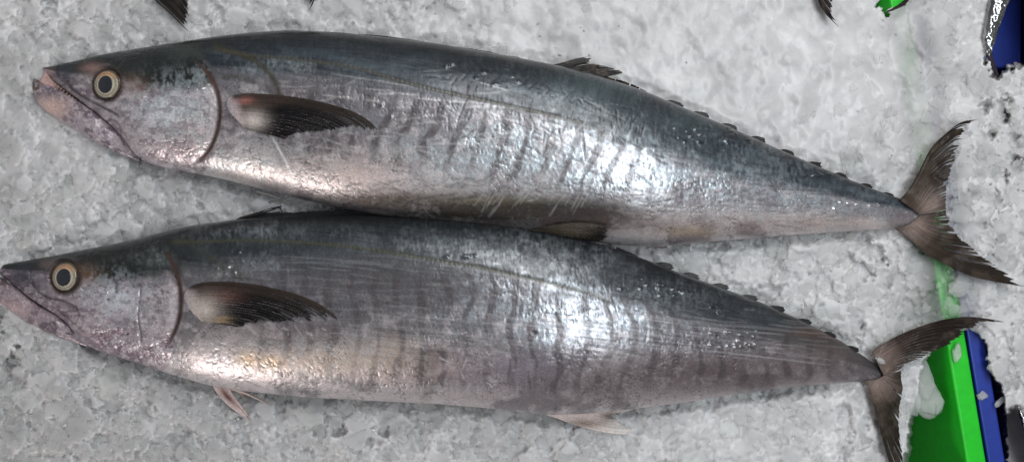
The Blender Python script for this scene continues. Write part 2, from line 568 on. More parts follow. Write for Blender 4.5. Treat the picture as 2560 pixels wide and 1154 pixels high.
carve([(2268, 1230), (2280, 1090), (2300, 1000), (2330, 900), (2372, 848), (2420, 835), (2452, 868), (2462, 940), (2490, 975), (2512, 1060), (2540, 1230)], -0.34, 17, 0.5)
carve([(2500, 1230), (2508, 1050), (2535, 1020), (2600, 1060), (2660, 1230)], -0.07, 14)
carve([(2484, 188), (2474, 150), (2482, 60), (2505, -60), (2700, -60), (2700, 160), (2560, 158), (2520, 168)], -0.36, 9)
carve([(2192, -80), (2196, 10), (2214, 26), (2240, 18), (2262, -4), (2290, -80)], -0.3, 7)
for pts, dp in [
    ([(-60, 985), (5, 930), (18, 905), (48, 868), (40, 900), (20, 925), (14, 960), (-60, 1000)], -0.05),
    ([(0, 770), (10, 820), (4, 835), (-20, 800)], -0.03),
    ([(820, 1045), (845, 1050), (862, 1075), (840, 1090)], -0.022), ([(955, 1080), (975, 1060), (970, 1095)], -0.022),
    ([(2110, 1000), (2128, 1040), (2118, 1180), (2098, 1180), (2104, 1060)], -0.018),
    ([(2150, 810), (2160, 850), (2140, 845)], -0.03), ([(2120, 640), (2160, 655), (2190, 690), (2150, 700)], -0.018),
    ([(2140, 590), (2190, 610), (2210, 650), (2165, 640)], -0.02),
    ([(2462, 265), (2474, 262), (2470, 280), (2460, 282)], -0.03), ([(2498, 238), (2512, 244), (2528, 256), (2524, 262), (2502, 250)], -0.035),
    ([(2510, 280), (2518, 286), (2514, 300)], -0.03), ([(2475, 320), (2488, 340), (2480, 345)], -0.02), ([(2525, 335), (2545, 345), (2550, 372), (2530, 350)], -0.025),
    ([(2535, 390), (2550, 400), (2545, 420), (2532, 410)], -0.03), ([(2508, 430), (2522, 440), (2515, 455)], -0.03), ([(2490, 470), (2500, 480), (2492, 496)], -0.025),
    ([(540, 20), (565, 8), (560, 40), (544, 55)], -0.02), ([(105, 10), (135, 5), (130, 30), (108, 32)], -0.02),
    ([(330, 395), (350, 400), (345, 425), (325, 415)], -0.02), ([(372, 395), (400, 405), (388, 440)], -0.018), ([(480, 500), (500, 495), (505, 520)], -0.015)]:
    carve(pts, max(dp * 0.5, -0.02), 13)

# melt hollows along the fish, shaped to deepen their contact shadows
for pts_, sg, xa, xb, am in ((botA, 1, 110, 2250, 0.013), (botB, 1, 20, 2150, 0.013), (topA, -1, 110, 2250, 0.005), (topB, -1, 20, 2180, 0.005)):
    pp = np.array(pts_, float)
    dd = sg * (GY - np.interp(GX, pp[:, 0], pp[:, 1]))
    win_ = sstep(xa, xa + 60, GX) * sstep(xb, xb - 60, GX)
    hol = 0.35 + 1.3 * fbm(GX / 38, GY / 60, 91, 3) ** 1.5
    hgt -= am * hol * win_ * sstep(34, 4, dd + 14 * (fbm(GX / 18, GY / 18, 93, 2) - 0.5)) * (dd > -60)
thin = np.zeros(GX.shape)
for off, amt, wd in ((2440, 0.34, 42), (2492, 0.30, 30)):
    ln = off + SL * (GY - 1154)
    thin = np.maximum(thin, amt * np.exp(-((GX - ln) / wd) ** 2))
thin *= sstep(0.30, 0.62, fbm(GX / 70, GY / 110, 51, 3)) * 0.55 + 0.45
thin += 0.50 * np.exp(-((GX - 2335) / 80) ** 2 - ((GY - 780) / 60) ** 2) + 0.40 * np.exp(-((GX - 2365) / 70) ** 2 - ((GY - 700) / 70) ** 2) + 0.2 * np.exp(-((GX - 2330) / 60) ** 2 - ((GY - 500) / 200) ** 2)
thin += 0.35 * np.exp(-((GX - 2290) / 45) ** 2 - ((GY - 620) / 40) ** 2) + 0.5 * np.exp(-((GX - 2435) / 25) ** 2 - ((GY - 870) / 30) ** 2)
thin *= (hgt > -0.03)
thin = np.maximum(thin, 0.55 * sstep(-0.010, -0.03, hgt) * (np.abs(GX - 2360 - SL * (GY - 1154)) < 160) * (GY > 780))
thin = np.clip(blur(thin, 2), 0, 0.72)

ztr = np.minimum(hgt, 0.02)
V = P(GX, GY, ztr)
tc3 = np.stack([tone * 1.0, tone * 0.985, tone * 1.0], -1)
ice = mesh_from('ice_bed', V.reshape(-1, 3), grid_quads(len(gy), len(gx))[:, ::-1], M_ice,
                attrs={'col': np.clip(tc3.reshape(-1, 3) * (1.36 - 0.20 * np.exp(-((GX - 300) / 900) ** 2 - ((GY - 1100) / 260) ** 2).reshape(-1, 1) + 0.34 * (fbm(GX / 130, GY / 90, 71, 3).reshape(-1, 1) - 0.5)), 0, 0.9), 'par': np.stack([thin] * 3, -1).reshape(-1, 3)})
ice['kind'] = 'structure'


def ice_z(px, py):
    i = np.clip(np.searchsorted(gx, px), 0, len(gx) - 1)
    j = np.clip(np.searchsorted(gy, py), 0, len(gy) - 1)
    return h_s[j, i]


# ------------------------------------------------------------------ fish bodies
def outline(pts, xs, sig=14):
    p = np.array(pts, float)
    d = np.arange(p[0, 0] - 80, p[-1, 0] + 80, 1.0)
    y = np.interp(d, p[:, 0], p[:, 1])
    s0 = (p[1, 1] - p[0, 1]) / (p[1, 0] - p[0, 0]); s1 = (p[-1, 1] - p[-2, 1]) / (p[-1, 0] - p[-2, 0])
    y = np.where(d < p[0, 0], p[0, 1] + s0 * (d - p[0, 0]), y)
    y = np.where(d > p[-1, 0], p[-1, 1] + s1 * (d - p[-1, 0]), y)
    k = np.exp(-0.5 * (np.arange(-3 * sig, 3 * sig + 1) / sig) ** 2); k /= k.sum()
    ypad = np.r_[np.full(3 * sig, 0.0), np.zeros(0)]
    ye = np.r_[y[0] + s0 * np.arange(-3 * sig, 0), y, y[-1] + s1 * np.arange(1, 3 * sig + 1)]
    ys_ = np.convolve(ye, k, 'valid')
    # keep the ends sharp
    w = sstep(0, 60, np.minimum(d - p[0, 0], p[-1, 0] - d))
    ys_ = ys_ * w + y * (1 - w)
    return np.interp(xs, d, ys_)


def loft(top, bot, x0, x1, thick, zc, step=2.0, na=230, nb=26, p=0.80, sig=14):
    n = int((x1 - x0) / step)
    t = np.linspace(0, 1, n)
    xs = x0 + (x1 - x0) * t
    # denser at the snout
    xs = np.unique(np.r_[x0 + np.linspace(0, 1, 12) ** 2 * 12, xs])
    T = outline(top, xs, sig); B = outline(bot, xs, sig)
    half = np.maximum((B - T) / 2, 0.15); mid = (B + T) / 2
    th = thick(xs, half) * S
    z0 = zc(xs, th)
    th_a = np.linspace(0, math.pi, na)
    th_b = np.linspace(math.pi, 2 * math.pi, nb + 2)[1:-1]
    ang = np.r_[th_a, th_b]
    c = np.cos(ang); s = np.sign(np.sin(ang)) * np.abs(np.sin(ang)) ** p
    PX = np.repeat(xs[:, None], len(ang), 1)
    PY = mid[:, None] - half[:, None] * c[None]
    base = P(PX, PY, z0[:, None] + 0 * PX)
    base[..., 2] = z0[:, None] + th[:, None] * s[None]
    return base, xs, mid, half, na


def grid_normals(v, na):
    a = v[:, :na]
    du = np.gradient(a, axis=0); dv = np.gradient(a, axis=1)
    n = np.cross(du, dv)
    n /= np.linalg.norm(n, axis=-1, keepdims=True) + 1e-12
    n[n[..., 2] < 0] *= -1
    return n


class Strokes:
    def __init__(self, x0, y0, x1, y1):
        self.x0, self.y0 = x0, y0
        self.d = np.zeros((y1 - y0, x1 - x0)); self.l = np.zeros_like(self.d)

    def add(self, arr, ax, ay, bx, by, w, amp):
        x0, y0 = self.x0, self.y0
        i0 = max(int(min(ax, bx) - 3 * w - x0), 0); i1 = min(int(max(ax, bx) + 3 * w - x0) + 2, arr.shape[1])
        j0 = max(int(min(ay, by) - 3 * w - y0), 0); j1 = min(int(max(ay, by) + 3 * w - y0) + 2, arr.shape[0])
        if i1 <= i0 or j1 <= j0:
            return
        Y, X = np.mgrid[j0:j1, i0:i1]
        X = X + x0 - ax; Y = Y + y0 - ay
        dx, dy = bx - ax, by - ay
        L2 = dx * dx + dy * dy + 1e-6
        t = np.clip((X * dx + Y * dy) / L2, 0, 1)
        bend = 0
        d = np.hypot(X - t * dx, Y - t * dy)
        f = amp * np.exp(-(d / w) ** 2) * (0.35 + 0.65 * np.sin(math.pi * np.clip(t * 0.9 + 0.05, 0, 1)))
        arr[j0:j1, i0:i1] = np.maximum(arr[j0:j1, i0:i1], f)

    def batch(self, arr, n, box, ang, dang, ln, w, amp, clump=0):
        x0, y0, x1, y1 = box
        cx = cy = None
        for k in range(n):
            if clump and k % clump:
                cx2 = cx + rng.normal(0, 22); cy2 = cy + rng.normal(0, 12); a = a0 + rng.normal(0, 0.05)
            else:
                cx = cx2 = rng.uniform(x0, x1); cy = cy2 = rng.uniform(y0, y1); a = a0 = ang + rng.normal(0, dang)
            l = ln * rng.lognormal(0, 0.45) / 2
            # gentle curve from two segments
            ex, ey = math.cos(a) * l, math.sin(a) * l
            b = a + rng.normal(0, min(0.18, 5.0 / (l + 1)))
            ww = 1.5 * w * rng.uniform(0.8, 1.5); aa = amp * rng.uniform(0.4, 1.0)
            self.add(arr, cx2 - ex, cy2 - ey, cx2, cy2, ww, aa)
            self.add(arr, cx2, cy2, cx2 + math.cos(b) * l, cy2 + math.sin(b) * l, ww, aa)

    def sample(self, arr, px, py):
        i = np.clip(px - self.x0, 0, arr.shape[1] - 2); j = np.clip(py - self.y0, 0, arr.shape[0] - 2)
        a = i.astype(int); b = j.astype(int); fx = i - a; fy = j - b
        return (arr[b, a] * (1 - fx) + arr[b, a + 1] * fx) * (1 - fy) + (arr[b + 1, a] * (1 - fx) + arr[b + 1, a + 1] * fx) * fy


# smooth height field of everything lying on the ice, for resting fins on it
ZH = np.full((700, 1500), np.nan)


def zsplat(v):
    px, py = proj(v)
    i = np.clip((px / 2 + 100).astype(int), 0, 1499); j = np.clip((py / 2 + 60).astype(int), 0, 699)
    fl = j * 1500 + i
    f = np.where(np.isnan(ZH), -1e3, ZH).ravel()
    np.maximum.at(f, fl.ravel(), v[..., 2].ravel())
    f = f.reshape(ZH.shape)
    for _ in range(2):
        nb = np.max([np.roll(f, s, a) for s in (1, -1) for a in (0, 1)], 0)
        f = np.where(f < -100, nb, f)
    ZH[:] = np.where(f < -100, np.nan, f)


def zsurf(px, py):
    i = np.clip((np.asarray(px) / 2 + 100).astype(int), 0, 1499); j = np.clip((np.asarray(py) / 2 + 60).astype(int), 0, 699)
    z = ZH[j, i]
    return np.where(np.isnan(z), ice_z(np.asarray(px), np.asarray(py)), z)


def gauss(px, py, cx, cy, rx, ry):
    return np.exp(-((px - cx) / rx) ** 2 - ((py - cy) / ry) ** 2)


def paint_body(px, py, vs, u, spec, st):
    """skin colours, plus belly shade painted in by some patches: returns colour, metallic, roughness, bump, displacement"""
    n = px.shape
    f1 = fbm(px / 90, py / 60, spec['seed'], 4)
    f2 = fbm(px / 26, py / 22, spec['seed'] + 3, 4)
    f3 = fbm(px / 7, py / 7, spec['seed'] + 5, 3)
    fs = fbm((px + 4 * (py - 300) * 0) / 160, (py - spec['lean'] * px) / 7, spec['seed'] + 7, 3)     # streaks along the body
    fv = fbm(px / 30, py / 90, spec['seed'] + 9, 3)
    D = spec['dors'](px)
    vv = vs + 0.16 * (f1 - 0.5) + 0.14 * (fs - 0.5) + 0.10 * (f2 - 0.5)
    back = sstep(D - 0.20, D + 0.16, vv)
    deep = sstep(0.72, 0.97, vs)
    belly = sstep(-0.15, -0.75, vv)
    col = np.tile(np.asarray(spec['flank']), (px.size, 1)).reshape(-1, 3)
    col = mixc(col, spec['belly'], belly)
    # mottled lavender, pink and brown patches
    col = mixc(col, spec['mauve'], 0.75 * sstep(0.46, 0.66, f1) * (1 - back))
    col = mixc(col, spec['pale'], 0.40 * sstep(0.50, 0.72, f2) * (1 - back))
    # dark vertical bars
    ph = px / spec['barw'] + 1.0 * fbm(px / 190, py / 120, spec['seed'] + 11, 2) + (py - spec['barmid'](px)) * spec['barlean']
    bar = sstep(-0.05, 0.6, np.cos(2 * math.pi * ph) + 1.3 * (f2 - 0.5) - 0.28) * sstep(0.18, 0.38, fv) * sstep(spec['barlo'], spec['barlo'] + 0.3, vs) * sstep(0.60, 0.25, vs)
    bar *= spec['barwin'](px)
    met = (0.50 - 0.25 * bar) * (1 - back) + 0.30 * back
    rough = 0.36 + 0.10 * (f2 - 0.5) + 0.06 * belly
    # back
    bc = np.tile(np.asarray(spec['back']), (px.size, 1))
    bc = mixc(bc, spec['back2'], sstep(0.38, 0.66, f1))
    bc = mixc(bc, spec['back3'], 0.6 * sstep(0.5, 0.7, fs))
    col = mixc(col, bc, back)
    col = mixc(col, spec['ridge'], deep)
    # silver flecks where the skin still holds its mirror layer
    fg = fbm(px / 5, py / 16, spec['seed'] + 15, 3)
    sv = np.clip(spec['silver'](px, py, vs), 0, 1)
    fl = sstep(0.74, 0.24, 0.28 * f2 + 0.37 * f3 + 0.35 * fg + 0.12 * (1 - sv)) * sv * (1 - 0.62 * back) * (0.45 + 0.55 * sstep(0.40, 0.56, fbm(px / 42, py / 34, spec['seed'] + 17, 3))) * (1 - 0.7 * bar)
    fl = np.clip(fl, 0, 1)
    col = mixc(col, spec['silvercol'], fl)
    met = met * (1 - fl) + 0.9 * fl
    rough = rough * (1 - fl) + 0.32 * fl
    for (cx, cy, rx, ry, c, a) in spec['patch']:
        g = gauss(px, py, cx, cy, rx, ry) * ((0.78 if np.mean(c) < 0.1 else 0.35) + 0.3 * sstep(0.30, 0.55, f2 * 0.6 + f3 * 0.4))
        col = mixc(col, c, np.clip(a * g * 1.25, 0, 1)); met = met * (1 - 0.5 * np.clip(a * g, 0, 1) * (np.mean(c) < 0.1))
    col = mixc(col, spec['bar'], spec['baramp'] * bar * (0.62 + 0.45 * sstep(0.36, 0.6, f1)))
    disp = np.zeros(n)
    # fine grain of small scales
    hd0 = spec['headwin'](px, py)
    disp += 0.00045 * (f3 - 0.5) * (0.4 + 0.6 * (1 - back)) * (1 + 0.8 * hd0) + 0.00028 * (f2 - 0.5) * (1 + 4 * hd0)
    rid = 1 - np.abs(2 * fbm(px / 20, py / 13, spec['seed'] + 21, 3) - 1)
    crk = sstep(0.90, 0.985, rid) * sstep(0.40, 0.62, fbm(px / 70, py / 60, spec['seed'] + 23, 3)) * (1 - 0.7 * back) * (1 - sstep(1900, 2150, px))
    col = mixc(col, spec['dark'], 0.55 * crk); disp -= 0.0005 * crk
    # scratches
    dk = st.sample(st.d, px, py); lt = st.sample(st.l, px, py)
    col = mixc(col, spec['dark'], np.clip(dk, 0, 1)); disp -= 0.0006 * dk
    met = met * (1 - 0.6 * dk)
    col = mixc(col, spec['light'], np.clip(lt, 0, 1)); disp += 0.0004 * lt
    # lateral line
    d, sd, fr = pdist(px, py, spec['lateral'])
    bead = 0.35 + 0.10 * np.sin(px * 0.55 + 12 * f1) + 0.7 * (f3 - 0.3)
    ll = np.exp(-(d / (3.6 + 1.5 * bead)) ** 2) * spec['latfade'](fr)
    col = mixc(col, spec['latcol'], np.clip(0.85 * ll * (0.75 + 0.25 * bead), 0, 1)); disp -= 0.0007 * ll * (0.4 + bead)
    met = met * (1 - ll)
    for pts, w, a in spec['lines']:
        d, sd, fr = pdist(px, py, pts)
        g = np.exp(-(d / w) ** 2)
        col = mixc(col, spec['latcol'], np.clip(a * g, 0, 1))
    # head
    hd = spec['headwin'](px, py)
    hb = sstep(spec['headline'] - 0.14, spec['headline'] + 0.16, vs + 0.12 * (f1 - 0.5) + 0.12 * (f2 - 0.5))
    hc = np.tile(np.asarray(spec['cheek']), (px.size, 1))
    hc = mixc(hc, spec['cheek2'], sstep(0.42, 0.62, f1))
    hc = mixc(hc, spec['pale'], 0.55 * sstep(0.5, 0.68, f2))
    for (cx, cy, rx, ry, c, a) in spec['headpatch']:
        hc = mixc(hc, c, np.clip(a * gauss(px, py, cx, cy, rx, ry) * (0.55 + 0.9 * f2), 0, 1))
    mo = sstep(0.49, 0.60, fbm(px / 20, py / 13, spec['seed'] + 25, 4))
    hc = mixc(hc, np.asarray(spec['cheek2']) * 0.72, 0.60 * mo)
    mo2 = sstep(0.53, 0.62, fbm(px / 11, py / 9, spec['seed'] + 27, 4))
    hc = mixc(hc, spec['pale'], 0.45 * mo2)
    rh = sstep(0.88, 0.985, 1 - np.abs(2 * fbm(px / 15, py / 10, spec['seed'] + 29, 3) - 1)) * sstep(0.42, 0.6, f1)
    hc = mixc(hc, spec['creasecol'], 0.5 * rh); disp -= 0.0006 * rh * hd
    hc = mixc(hc, spec['headtop'], hb)
    for (cx, cy, rx, ry, c, a) in spec['headpatch2']:
        hc = mixc(hc, c, np.clip(a * gauss(px, py, cx, cy, rx, ry) * (0.5 + f2), 0, 1))
    col = mixc(col, hc, hd)
    met = met * (1 - hd) + hd * (0.42 * (1 - hb) + 0.10 * hb)
    rough = rough * (1 - hd) + hd * (0.33 + 0.08 * (f3 - 0.5))
    hf = 0.85 * sstep(0.42, 0.66, 0.35 * f2 + 0.35 * f3 + 0.3 * fg) * hd * np.clip(sum(a * gauss(px, py, cx, cy, rx, ry) for cx, cy, rx, ry, a in spec['headsilver']), 0, 1)
    col = mixc(col, spec['silvercol'], hf); met = met * (1 - hf) + 0.9 * hf
    # gill cover
    d, sd, fr = pdist(px, py, spec['gill'])
    fade = sstep(-0.02, 0.10, fr) * sstep(1.02, 0.85, fr)
    front = sstep(8, -4, sd)
    disp += (0.0009 * np.exp(-np.clip(-sd, 0, None) / 90) * sstep(3, -10, sd)) * fade
    disp -= 0.0011 * np.exp(-((sd - 7) / 7.0) ** 2) * (sd > 0) * fade
    wv = 3 + 5.5 * np.sin(math.pi * np.clip(fr, 0, 1)) ** 0.7
    memb = np.exp(-((sd - 2) / wv) ** 4) * fade
    col = mixc(col, spec['membrane'], np.clip(0.95 * memb, 0, 1)); met = met * (1 - memb); rough = rough + 0.12 * memb
    slit = np.exp(-((sd - 0.35 * wv) / 2.6) ** 2) * sstep(0.25, 0.45, fr) * sstep(0.95, 0.7, fr)
    col = mixc(col, alb(20, 12, 12), 0.9 * slit); disp -= 0.0012 * slit
    rim = np.exp(-((sd + 13) / 5) ** 2) * fade
    col = mixc(col, spec['gillrim'], 0.25 * rim)
    pale = np.exp(-((sd - 22) / 8) ** 2) * fade
    col = mixc(col, spec['pale'], 0.5 * pale * (1 - hb))
    # creases (mouth, cheek bone folds)
    for pts, w, dep, a in spec['crease']:
        d, sd, fr = pdist(px, py, pts, 60)
        wob = w * (0.7 + 0.6 * f2)
        g = np.exp(-(d / wob) ** 2) * sstep(0, 0.06, fr) * sstep(1, 0.9, fr)
        disp -= dep * g
        disp += dep * 0.5 * np.exp(-((sd - 2.5 * w) / (2.2 * w)) ** 2) * sstep(0, 0.1, fr) * sstep(1, 0.8, fr)
        col = mixc(col, spec['creasecol'], np.clip(a * g, 0, 1))
    for cx, cy, rx, ry, nb, hh in spec['beads']:
        rr = np.random.default_rng(int(cx * 7 + cy))
        for k in range(nb):
            bx = cx + rr.normal(0, rx); by = cy + rr.normal(0, ry); rad = rr.uniform(2.2, 4.2); el = rr.uniform(1, 2.2)
            w = (np.abs(px - bx) < 24) & (np.abs(py - by) < 12)
            q = np.exp(-((px[w] - bx) / (rad * el)) ** 2 - ((py[w] - by) / rad) ** 2)
            disp[w] += 1.5 * hh * q; rough[w] = rough[w] * (1 - 0.7 * q)
    # eye socket
    ex, ey, er = spec['eye']
    r = np.hypot(px - ex, (py - ey) * 0.97)
    disp -= 0.0016 * (1 - sstep(er + 2, er + 10, r))
    disp += 0.0016 * np.exp(-((r - er - 9) / 6) ** 2)
    lowr = 0.55 + 0.45 * np.sin(np.arctan2(py - ey, px - ex) - 0.2)
    sock = np.exp(-((r - er - 2) / 7) ** 2) + 1.0 * (r < er + 2)
    col = mixc(col, spec['socket'], np.clip(0.85 * sock * (0.5 + 0.5 * lowr), 0, 1))
    for (cx, cy, rr, c) in spec['dots']:
        q = np.exp(-(np.hypot((px - cx), (py - cy) * 1.2) / rr) ** 4)
        col = mixc(col, c, 0.9 * q); disp -= 0.0008 * q
    col = np.clip(col, 0.004, 0.92)
    bump = np.clip(0.17 + 0.12 * fl + 0.12 * hd, 0, 1)
    return col, np.clip(met, 0, 1), np.clip(rough, 0.12, 0.8), bump, disp


def build_body(spec, root):
    st = Strokes(-60, 0, 2400, 1154)
    spec['strokes'](st)
    v, xs, mid, half, na = loft(spec['top'], spec['bot'], spec['x0'], spec['x1'], spec['thick'], spec['zc'])
    Mx = v.shape[1]
    for it in range(2):
        px, py = proj(v)
        m_ = np.interp(px, xs, mid); h_ = np.interp(px, xs, half)
        vs = np.clip((m_ - py) / h_, -1.2, 1.2)
        if it == 0:
            a = slice(0, na)
            args = (px[:, a].ravel(), py[:, a].ravel(), vs[:, a].ravel(), None, spec, st)
            _, _, _, _, disp = paint_body(*args)
            nrm = grid_normals(v, na)
            hs = np.interp(px[:, a], xs, half)
            edge = np.sin(np.linspace(0, math.pi, na))[None] ** 0.5
            v[:, a] += nrm * (disp.reshape(px[:, a].shape) * edge * sstep(3, 40, hs))[..., None]
    px, py = proj(v)
    m_ = np.interp(px, xs, mid); h_ = np.interp(px, xs, half)
    vs = np.clip((m_ - py) / h_, -1.2, 1.2)
    col, met, rough, bump, disp = paint_body(px.ravel(), py.ravel(), vs.ravel(), None, spec, st)
    zsplat(v[:, :na])
    q = grid_quads(v.shape[0], Mx, wrap=True)
    n = v.shape[0] * Mx
    vv = np.vstack([v.reshape(-1, 3), v[0].mean(0), v[-1].mean(0)])
    t = [[n, j, (j + 1) % Mx] for j in range(Mx)] + [[n + 1, n - Mx + (j + 1) % Mx, n - Mx + j] for j in range(Mx)]
    col = np.vstack([col, col[:1], col[-1:]]); par = np.stack([met, rough, bump], -1); par = np.vstack([par, par[:1], par[-1:]])
    # outward winding
    return mesh_from('body', vv, q, M_skin, root, attrs={'col': col, 'par': par}, tris=t)


def coons(c0, c1, d0, d1, n, m):
    """c0,c1 run base->margin (s=0,1), d0 base and d1 margin run s=0->1"""
    A = polyline(c0, n); B = polyline(c1, n); C = polyline(d0, m); D = polyline(d1, m)
    t = np.linspace(0, 1, n)[:, None, None]; s = np.linspace(0, 1, m)[None, :, None]
    L1 = A[:, None] * (1 - s) + B[:, None] * s
    L2 = C[None] * (1 - t) + D[None] * t
    L3 = (A[0] * (1 - s) + B[0] * s) * (1 - t) + (A[-1] * (1 - s) + B[-1] * s) * t
    return L1 + L2 - L3


def fin(name, root, c0, c1, d0, d1, zf, colf, n=60, m=72, rag=0.06, slit=0.0, ray=14, relief=0.0005, thick=0.0011, seed=1):
    """a fin: rays fan from the base to a frayed margin; one mesh with real thickness"""
    r_ = np.random.default_rng(seed)
    g = coons(c0, c1, d0, d1, n, m)
    t = np.linspace(0, 1, n); s = np.linspace(0, 1, m)
    # frayed margin: each ray ends at its own length
    fr = 1 - rag * r_.random(m) - rag * 1.6 * vnoise(s * 22, s * 0 + seed, seed) * (np.sin(s * 9 + seed) > -0.3)
    fr[0] = 1; 
    g2 = np.empty_like(g)
    for j in range(m):
        tt = t * fr[j] if rag else t
        for k in range(2):
            g2[:, j, k] = np.interp(tt, t, g[:, j, k])
    px, py = g2[..., 0], g2[..., 1]
    T, Sg = np.meshgrid(t, s, indexing='ij')
    z = zf(px, py, T, Sg)
    z = z + relief * np.sin(Sg * ray * 2 * math.pi) * sstep(0.1, 0.35, T)
    v = P(px, py, z)
    col = colf(px.ravel(), py.ravel(), T.ravel(), Sg.ravel())
    rs = fbm(Sg.ravel() * ray * 3, T.ravel() * 0.9, seed + 50, 3)
    col = col * (1 + (rs * 0.9 - 0.45) * sstep(0.02, 0.10, T.ravel()) * sstep(0.5, 0.1, col.mean(1)) )[:, None]
    q = grid_quads(n, m)
    keep = np.ones(len(q), bool)
    if slit > 0:
        ii, jj = np.meshgrid(np.arange(n - 1), np.arange(m - 1), indexing='ij')
        cut = r_.random(m - 1) < slit
        start = np.where(cut, r_.uniform(0.5, 0.93, m - 1), 2)
        keep = (t[ii] < start[jj]).ravel()
    q = q[keep]
    # top and bottom skins plus the rim between them
    nv = n * m
    lo = v.copy(); lo[..., 2] -= thick
    V_ = np.vstack([v.reshape(-1, 3), lo.reshape(-1, 3)])
    allq = [q, q[:, ::-1] + nv]
    e = np.concatenate([q[:, [0, 1]], q[:, [1, 2]], q[:, [2, 3]], q[:, [3, 0]]])
    key = np.sort(e, 1); key = key[:, 0].astype(np.int64) * nv + key[:, 1]
    uq, inv, cnt = np.unique(key, return_inverse=True, return_counts=True)
    be = e[cnt[inv] == 1]
    allq.append(np.stack([be[:, 1], be[:, 0], be[:, 0] + nv, be[:, 1] + nv], -1))
    Q = np.concatenate(allq)
    return mesh_from(name, V_, Q, M_fin, root, attrs={'col': np.clip(np.vstack([col, col]), 0.003, 0.9)})


def eye(root, ex, ey, er, tint):
    aa = np.linspace(0, 2 * math.pi, 48, endpoint=False)
    sx = np.cos(aa) * (er + 7); sy = np.sin(aa) * (er + 7)
    zz = zsurf(ex + sx, ey + sy)
    pl, *_ = np.linalg.lstsq(np.stack([sx, sy, np.ones(48)], -1), zz, rcond=None)
    z = float(pl[2]) + 0.0010
    k = S * (H - z) / H
    c = P(ex, ey, z)
    e = None

    def dome(name, r0, r1, h0, hb, colf, mat, parent, oval=(1, 1), off=(0, 0), n=20, m=64):
        rr = np.linspace(r0, r1, n); an = np.linspace(0, 2 * math.pi, m, endpoint=False)
        RR, AN = np.meshgrid(rr, an, indexing='ij')
        X = c[0] + (RR * 1.10 * np.cos(AN) * oval[0] + off[0]) * k; Y = c[1] - (RR * np.sin(AN) * oval[1] + off[1]) * k
        Zd = z + hb + (h0 * (1 - (RR / (er * 1.02)) ** 2)) + 0.6 * (pl[0] * (RR * np.cos(AN) * oval[0] + off[0]) + pl[1] * (RR * np.sin(AN) * oval[1] + off[1]))
        v = np.stack([X, Y, Zd], -1)
        skirt = v[-1].copy(); skirt[:, 2] -= 0.004
        v = np.concatenate([v, skirt[None]])
        q = grid_quads(n + 1, m, wrap=True)
        tr = None
        col = colf(np.r_[RR.ravel(), RR[-1]], np.r_[AN.ravel(), AN[-1]])
        vv = v.reshape(-1, 3)
        if r0 < 0.5:
            pass
        return mesh_from(name, vv, q, mat, parent, attrs={'col': col, 'par': np.tile([0.25, 0.18, 0.1], (len(vv), 1))})

    def c_eye(r, a):
        b = np.tile(alb(118, 108, 92), (r.size, 1))
        b = mixc(b, alb(48, 38, 31), sstep(er * 0.96, er * 1.02, r))
        b = mixc(b, alb(92, 80, 66), 0.5 * sstep(0.4, 0.7, vnoise(np.cos(a) * 3, np.sin(a) * 3 + r * 0.1, 5)))
        return b

    def c_iris(r, a):
        b = np.tile(tint, (r.size, 1))
        b = mixc(b, alb(176, 169, 152), np.exp(-((r - er * 0.66) / 2.6) ** 2))
        b = mixc(b, alb(128, 114, 90), 0.7 * np.exp(-((r - er * 0.78) / 1.6) ** 2))
        b = mixc(b, alb(190, 130, 80), 0.5 * sstep(0.2, 1, -np.sin(a)) )
        return b * (0.9 + 0.2 * vnoise(a * 9, r * 0.4, 9))[:, None]

    e = dome('eye', 0.4, er * 1.06, 0.0042, 0.0, c_eye, M_skin, root, (1, 1))
    ir = dome('iris', er * 0.4, er * 0.93, 0.0042, 0.0007, c_iris, M_skin, e, (0.97, 1.02), (0, 1))
    dome('pupil', 0.3, er * 0.57, 0.0042, 0.0011, lambda r, a: np.tile([0.02, 0.02, 0.03], (r.size, 1)), M_pupil, e, (0.97, 1.12), (0, 1.5))
    return e


# ---- lower jaw
def jaw(root, top, bot, x0, x1, zfun, th, colf, seed):
    v, xs, mid, half, na = loft(top, bot, x0, x1, lambda x, h: th(x, h), zfun, step=2.0, na=70, nb=14, p=0.75, sig=5)
    px, py = proj(v)
    f2 = fbm(px / 22, py / 18, seed, 4); f3 = fbm(px / 6, py / 6, seed + 3, 3)
    v[:, :na] += grid_normals(v, na) * ((0.0016 * (f2[:, :na] - 0.5) + 0.0006 * (f3[:, :na] - 0.5)) * sstep(2, 20, np.interp(px[:, :na], xs, half)))[..., None]
    zsplat(v[:, :na])
    vs = np.clip((np.interp(px, xs, mid) - py) / np.interp(px, xs, half), -1.2, 1.2)
    col = colf(px.ravel(), py.ravel(), vs.ravel(), f2.ravel(), f3.ravel())
    Mx = v.shape[1]; n = v.shape[0] * Mx
    q = grid_quads(v.shape[0], Mx, wrap=True)
    vv = np.vstack([v.reshape(-1, 3), v[0].mean(0), v[-1].mean(0)])
    t = [[n, j, (j + 1) % Mx] for j in range(Mx)] + [[n + 1, n - Mx + (j + 1) % Mx, n - Mx + j] for j in range(Mx)]
    col = np.clip(np.vstack([col, col[:1], col[-1:]]), 0.004, 0.9)
    par = np.tile([0.15, 0.36, 0.3], (len(vv), 1))
    return mesh_from('lower_jaw', vv, q, M_skin, root, attrs={'col': col, 'par': par}, tris=t)


# ================================================================== upper fish
def I(pts):
    p = np.array(pts, float)
    return lambda x: np.interp(x, p[:, 0], p[:, 1])




